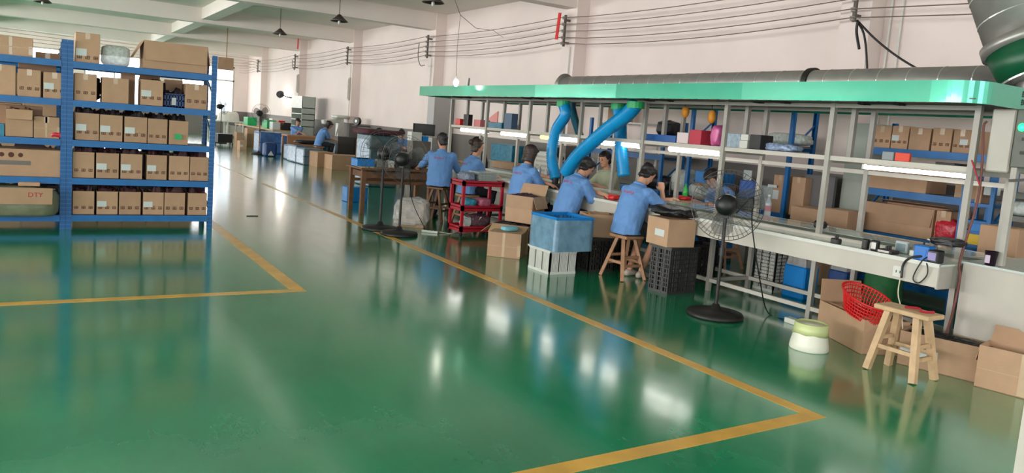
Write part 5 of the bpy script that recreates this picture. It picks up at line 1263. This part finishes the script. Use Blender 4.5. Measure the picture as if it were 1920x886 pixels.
bag('maroon cover thrown over the tall dark wrapped stack', (t.location.x, t.location.y, 1.2), (1.0, 1.0, .12), M('maroon_cloth', (84, 40, 52), .8), name='cloth_cover', cat='cloth', seed=83, sq=.35, amp=.05)
fb('brown_box', 'dark reddish box left of the tall wrapped stack', 'box', 677, 690, 342, 262, M('dark_red_brown', (92, 52, 44), .6), .5)
# near far fan E and equipment
t = fb('black_bin', 'black wheeled bin far down the aisle', 'bin', 408, 436, 268, 251, BLK, .7, z0=.12, at=F(408, 272)+Vector((0, 0, .12)))
for x in (-.35, .3):
    for y in (-.25, .25): part('caster', MB().cyl((x-.02, y, -.06), (x+.02, y, -.06), .06, n=10), BLK, t)
t = thing('white_bench', 'white metal frame bench with a pale machine near the far windows', 'bench', (8.2, 40.2, 0))
L_ = t.location
part('top', MB().box(-1.2, .55, -.4, .4, .78, .84), WPL, t)
for x in (-1.1, -.3, .45):
    for y in (-.35, .35): part('leg', MB().box(x-.04, x+.04, y-.04, y+.04, 0, .78), WPL, t)
part('panel', MB().box(-.25, .4, -.3, .3, .1, .6), M('machine_panel', (0, 0, 0)), t)
part('machine_body', MB().rings([((-.2, 0, .84), (.55, 0, 0), (0, .35, 0)), ((-.2, .05, 1.2), (.50, 0, 0), (0, .3, 0)), ((-.1, .1, 1.32), (.3, 0, 0), (0, .2, 0))], 16), WPL, t, smooth=False)
for i, (a, b, c_, d_, zz, lb) in enumerate([(450, 463, 281, 264, 0, 'small tan carton on the floor beside the tall pale carton far away'), (463, 479, 275, 240, 0, 'tall pale carton far down the hall beside the far fan')]):
    P = F(a, c_); w_ = PY(b, c_, P.y).x-P.x; carton(lb, (P.x+w_/2, P.y+.3, 0), (w_, .5, PY(a, d_, P.y).z), 0, paper=1 if i == 0 else 0, tape=False, group='far cartons')
P = F(453, 278); w_ = PY(466, 265, P.y).x-P.x
carton('round shouldered carton behind the small far carton', (P.x+w_/2, P.y+1.2, 0), (w_, .5, PY(459, 249, P.y+.9).z), 0, tape=False, group='far cartons')
# worktable row by the right wall
YW = 28.2
t = thing('long_worktable', 'long far worktable covered with small parts against the right wall', 'table', (8.1, 33, 0))
part('tabletop', MB().box(7.65, 8.6, 30.1, 37.0, .76, .8), WOODL, t, world=True)
for x in (7.7, 8.55):
    for y in (30.2, 33.5, 36.9): part('leg', MB().box(x-.03, x+.03, y-.03, y+.03, 0, .76), WMET, t, world=True)
for x, y, sx, sy, h, mt, nm, lb in [(7.7, 34.6, .4, .8, .36, GREENP, 'green_box', 'green box leftmost on the long far worktable'),
     (7.7, 31.2, .35, .8, .34, GREENP, 'green_box', 'wide green box behind the far fan guard'), (7.7, 30.3, .3, .5, .30, PAPER, 'pale_box', 'pale box at the near end of the far worktable'),
     (8.15, 30.4, .3, .4, .3, DARK, 'dark_box', 'dark box at the wall side of the far worktable'), (8.2, 31.3, .25, .35, .36, REDPL, 'red_box', 'small red box at the wall side of the far worktable'),
     (8.2, 32.4, .3, .5, .40, WPL, 'white_box', 'small white box on the far worktable'), (8.2, 33.6, .3, .5, .36, RUBB, 'grey_box', 'small grey box on the far worktable')]:
    single(nm, lb, 'box', MB().box(x, x+sx, y, y+sy, .802, .802+h), mt, bevel=.01)
t = thing('brown_desk', 'brown desk before the far seated worker facing the camera', 'desk', (7.6, 26.0, 0))
part('desktop', MB().box(7.0, 8.25, 25.6, 26.35, .74, .78), WOODR, t, world=True); part('front_panel', MB().box(7.02, 8.2, 25.62, 25.66, .05, .74), M('brown_panel', (170, 118, 80), .6), t, world=True)
for x in (7.05, 8.18): part('leg', MB().box(x-.03, x+.03, 26.25, 26.31, 0, .74), WOODR, t, world=True)
t = thing('white_cabinet', 'tall white and grey cabinet with open shelves by the fifth pillar', 'cabinet', (8.55, 29.2, 0))
cx0, cx1, cy0, cy1, ch = 8.30, 8.80, 28.5, 29.9, 2.17
part('side_panel', MB().box(cx0, cx1, cy0, cy0+.03, 0, ch), M('cabinet_grey', (0, 0, 0)), t, world=True)
part('side_panel', MB().box(cx0, cx1, cy1-.03, cy1, 0, ch), M('cabinet_grey', (0, 0, 0)), t, world=True)
part('back_panel', MB().box(cx1-.02, cx1, cy0, cy1, 0, ch), M('dark_cabinet_back', (70, 72, 74), .6), t, world=True)
part('head_panel', MB().box(cx0-.01, cx0+.02, cy0, cy1, 1.75, ch), WPL, t, world=True)
for z in (.1, .6, 1.05, 1.3, 1.52, 1.75): part('shelf_board', MB().box(cx0, cx1, cy0, cy1, z-.03, z), WPL, t, world=True)
t = thing('white_machine', 'white swing arm machine on a dark bench by the fourth pillar', 'machine', (8.3, 25.2, 0))
part('bench_body', MB().box(8.45, 9.0, 24.7, 25.5, 0, .85), M('bench_dark_grey', (84, 80, 78), .6), t, world=True)
part('column', MB().box(8.6, 8.8, 25.2, 25.45, .85, 1.45), WPL, t, world=True)
part('arm', MB().bar((8.7, 25.3, 1.40), (8.05, 25.2, 1.30), .2, .14), WPL, t, world=True, bevel=.02)
part('strut', MB().bar((8.60, 25.1, 1.30), (8.5, 25.1, .85), .05, .05), WPL, t, world=True)
bag('white crumpled sheet on top of the white swing arm machine', (8.7, 25.3, 1.452), (.5, .6, .12), WPL, name='crumpled_sheet', cat='sheet', seed=91, amp=.2)
t = thing('black_fan_box', 'small black round fan on the wall ledge by the fourth pillar', 'fan', (8.95, 24.2, 1.3)); part('ring', MB().cyl((8.95, 24.2, 1.42), (8.85, 24.15, 1.42), .13, n=20), BLK, t, world=True); part('hub', MB().cyl((8.85, 24.15, 1.42), (8.84, 24.145, 1.42), .05, n=14), GMET, t, world=True); part('ledge', MB().box(8.8, 9.3, 24.0, 24.4, 1.25, 1.29), RUBB, t, world=True)
# wall lamp glow and wall fan on the far right wall
p = PX(533, 181, 9.15)
t = thing('wall_lamp', 'bright round lamp glowing on the far right wall', 'lamp', (9.3, p.y, p.z-.1)); part('bulb', MB().ball((9.12, p.y, p.z), (.14, .14, .16)), BULB, t, world=True, smooth=True); part('holder', MB().box(9.2, 9.3, p.y-.04, p.y+.04, p.z-.25, p.z+.05), WPL, t, world=True)
p = PX(525, 176, 8.9)
t = thing('wall_fan', 'small black fan on a curved arm on the far right wall', 'fan', (9.3, p.y-4, p.z-.2))
p = PX(526, 177, 8.7)
part('head', MB().cyl(p, p+Vector((-.08, -.15, 0)), .16, .14, n=18), BLKM, t, world=True); part('hub', MB().cyl(p+Vector((-.08, -.15, 0)), p+Vector((-.1, -.19, 0)), .07, n=12), BLK, t, world=True)
part('arm', MB().tube(bez([p, p+Vector((.2, -.6, -.1)), p+Vector((.45, -1.6, -.15)), Vector((9.28, p.y-1.9, p.z-.6))], 8), .03, 8), BLKM, t, world=True, smooth=True)
single('notice_board', 'pale square notice hung on the wall above the far bench end', 'notice', MB().box(9.27, 9.3, PX(842, 240, 9.28).y, PX(826, 240, 9.28).y, PX(834, 239, 9.28).z, PX(834, 222, 9.28).z), PAPER)
single('tall_grey_locker', 'narrow grey locker standing by the third pillar', 'locker', MB().box(8.7, 9.25, 18.0, 18.4, 0, 2.35), M('locker_grey', (176, 172, 172), .5))
# far workers
q = PX(556, 238, 7.55)
person('far seated worker facing the camera behind the brown desk', (7.62, 26.75), 182, [(7.5, 26.25, .82), (7.75, 26.25, .82)], lean=.25, hp=.5, vox=.014, prt=False)
stool('stool of the far worker behind the brown desk', (7.62, 26.75), 0, .26, .3, .5, WOODR, feet=(.17, .19), group='stools under the workers')
q = PX(590, 262, 7.3)
person('far worker in profile leaning right over the teal crates', (7.45, q.y), 95, [(7.9, q.y-.1, .8), (7.9, q.y+.1, .8)], seat=.55, lean=.45, hp=.5, vox=.014, prt=False, hair='bob')
stool('stool of the far worker leaning over the teal crates', (7.45, q.y), 0, .26, .3, .55, WOODR, feet=(.17, .19), group='stools under the workers')
q1 = PX(642, 258, 8.0); q2 = PX(660, 258, 8.3)
person('far worker in a brown jacket bent low with dark hair', (8.25, 20.6), 200, [(8.15, 20.1, .75), (8.4, 20.1, .75)], lean=.45, hp=.6, vox=.014, prt=False, shirt=M('brown_jacket', (120, 100, 88), .8))
stool('stool of the far worker in the brown jacket', (8.25, 20.6), 0, .26, .3, .5, WOODR, feet=(.17, .19), group='stools under the workers')
person('rightmost far worker in blue bent toward the dark green stack', (8.55, 19.7), 200, [(8.4, 19.2, .75), (8.65, 19.2, .75)], lean=.4, hp=.5, vox=.014, prt=False, hair='bun')
stool('stool of the rightmost far worker in blue', (8.55, 19.7), 0, .26, .3, .5, WOODR, feet=(.17, .19), group='stools under the workers')
# brown board over the top of the right far window, on the rack behind
single('brown_board', 'brown carton board before the top of the right far window', 'board', MB().box(PY(409, 120, 30.5).x, PY(438, 120, 30.5).x, 30.5, 30.62, PY(425, 131, 30.5).z, PY(425, 108, 30.5).z).box(PY(424, 120, 30.5).x, PY(426, 120, 30.5).x, 30.55, 30.57, PY(425, 108, 30.5).z, ZC), CARD)
# more clutter at the back of the second shelf of the left racks
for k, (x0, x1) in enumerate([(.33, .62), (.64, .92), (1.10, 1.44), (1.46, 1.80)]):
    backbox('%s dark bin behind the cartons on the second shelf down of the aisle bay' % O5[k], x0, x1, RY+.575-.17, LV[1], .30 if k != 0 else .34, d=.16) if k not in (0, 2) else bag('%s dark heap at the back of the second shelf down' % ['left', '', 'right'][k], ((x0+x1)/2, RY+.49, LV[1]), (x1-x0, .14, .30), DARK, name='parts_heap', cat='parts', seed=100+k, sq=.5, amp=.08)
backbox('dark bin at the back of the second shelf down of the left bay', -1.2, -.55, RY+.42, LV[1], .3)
# dark crates stowed under the bench behind the seated workers
for k, (y0, y1, h, lb) in enumerate([(7.95, 8.3, .42, 'dark crate under the bench behind the open carton stack'), (8.9, 9.3, .40, 'dark crate under the bench behind the bob haired worker'), (6.10, 6.34, .44, 'dark crate under the bench by the nearest worker feet')]):
    crate(lb, 6.30, 6.72, y0, y1, 0, h, M('black_crate', (0, 0, 0)), 8, 4)
# behind the far half of the bench
def bk(name, label, cat, px0, px1, pyt, pyb, mat, X=8.6, depth=.35, stand=None, bevel=.01):
    y1 = PX(px0, (pyt+pyb)/2, X).y; y0 = PX(px1, (pyt+pyb)/2, X).y; zb = max(.0, PX((px0+px1)/2, pyb, X).z); zt = PX((px0+px1)/2, pyt, X).z
    o = single(name, label, cat, MB().box(X, X+depth, y0, y1, zb, zt), mat, bevel=bevel)
    if stand: single('stand', stand, 'stand', MB().box(X, X+depth, y0, y1, 0, zb-.03).box(X-.02, X+depth+.02, y0-.02, y1+.02, zb-.03, zb-.001), M('stand_paint', (150, 146, 140), .6))
    return o
bk('teal_machine', 'teal blue machine cabinet behind the bench between two workers', 'machine', 920, 960, 270, 302, M('teal_panel', (26, 120, 150), .4, vary=.35, scale=12), stand='pale stand under the teal machine behind the bench')
bk('brown_case', 'long brown case low behind the bench below the teal machine', 'case', 922, 962, 303, 316, CARD, X=8.1, depth=.3, stand='low stand under the long brown case behind the bench')
t = bk('white_cabinet', 'white slatted cabinet behind the bob haired worker and left hose', 'cabinet', 1000, 1032, 284, 345, WPL, X=8.55, stand='plinth under the white slatted cabinet behind the bench')
dz_ = t.dimensions.z
for k in range(6): part('slat', MB().box(-.19, -.178, -t.dimensions.y*.35, t.dimensions.y*.35, .08+k*.09, .12+k*.09), M('machine_panel', (0, 0, 0)), t)
X = 8.75
ya, yb = PX(1130, 220, X).y, PX(1205, 220, X).y; zs = PX(1160, 228, X).z
t = thing('wall_shelf', 'white pipe shelf against the wall behind the blue hoses', 'shelf', (X, (ya+yb)/2, 0))
for y in (ya, yb):
    for x in (X, X+.4): part('post', MB().cyl((x, y, 0), (x, y, zs), .02), WPL, t, world=True)
for z in (zs, 1.3, .8): part('shelf_board', MB().box(X-.02, X+.42, yb-.02, ya+.02, z-.03, z), WPL, t, world=True)
y1, y0 = PX(1128, 215, X).y, PX(1148, 215, X).y
carton('tan carton on top of the white pipe shelf behind the hoses', (X+.2, (y0+y1)/2-.15, zs+.001), (y1-y0, .35, PX(1138, 200, X).z-zs), R_(-90), tape=False)
q0 = PX(872, 236, 8.9); q1 = PX(908, 206, 8.9)
single('red_sheet', 'pale red slanted sheet on the wall beyond the bench shelf', 'sheet', MB().add([(9.27, q0.y, q0.z), (9.27, q1.y, q0.z), (9.27, q1.y, q1.z), (9.295, q0.y, q0.z), (9.295, q1.y, q0.z), (9.295, q1.y, q1.z)], [(0, 1, 2), (5, 4, 3), (0, 3, 4, 1), (1, 4, 5, 2), (2, 5, 3, 0)]), M('pale_red', (226, 150, 144), .6))
for i, (x0, x1, yt, yb_, lb) in enumerate([(1395, 1408, 318, 338, 'white paper sheet hung on the rack behind the nearest fan'), (1440, 1456, 345, 352, 'small white paper tag on the clear tub rack')]):
    a = PX(x0, yt, 8.2); b = PX(x1, yb_, 8.2)
    single('paper_sheet', lb, 'paper', MB().box(8.375, 8.38, min(a.y, b.y)*8.375/8.2, max(a.y, b.y)*8.375/8.2, 1.6+(b.z-1.6)*8.375/8.2, 1.6+(a.z-1.6)*8.375/8.2), PAPER)
bk('blue_net_tub', 'blue net sided tub behind the nearest fan', 'tub', 1385, 1410, 338, 372, M('net_blue', (66, 108, 190), .5, vary=.3, scale=60), X=8.2, depth=.15, stand='small stand under the blue net sided tub behind the fan')
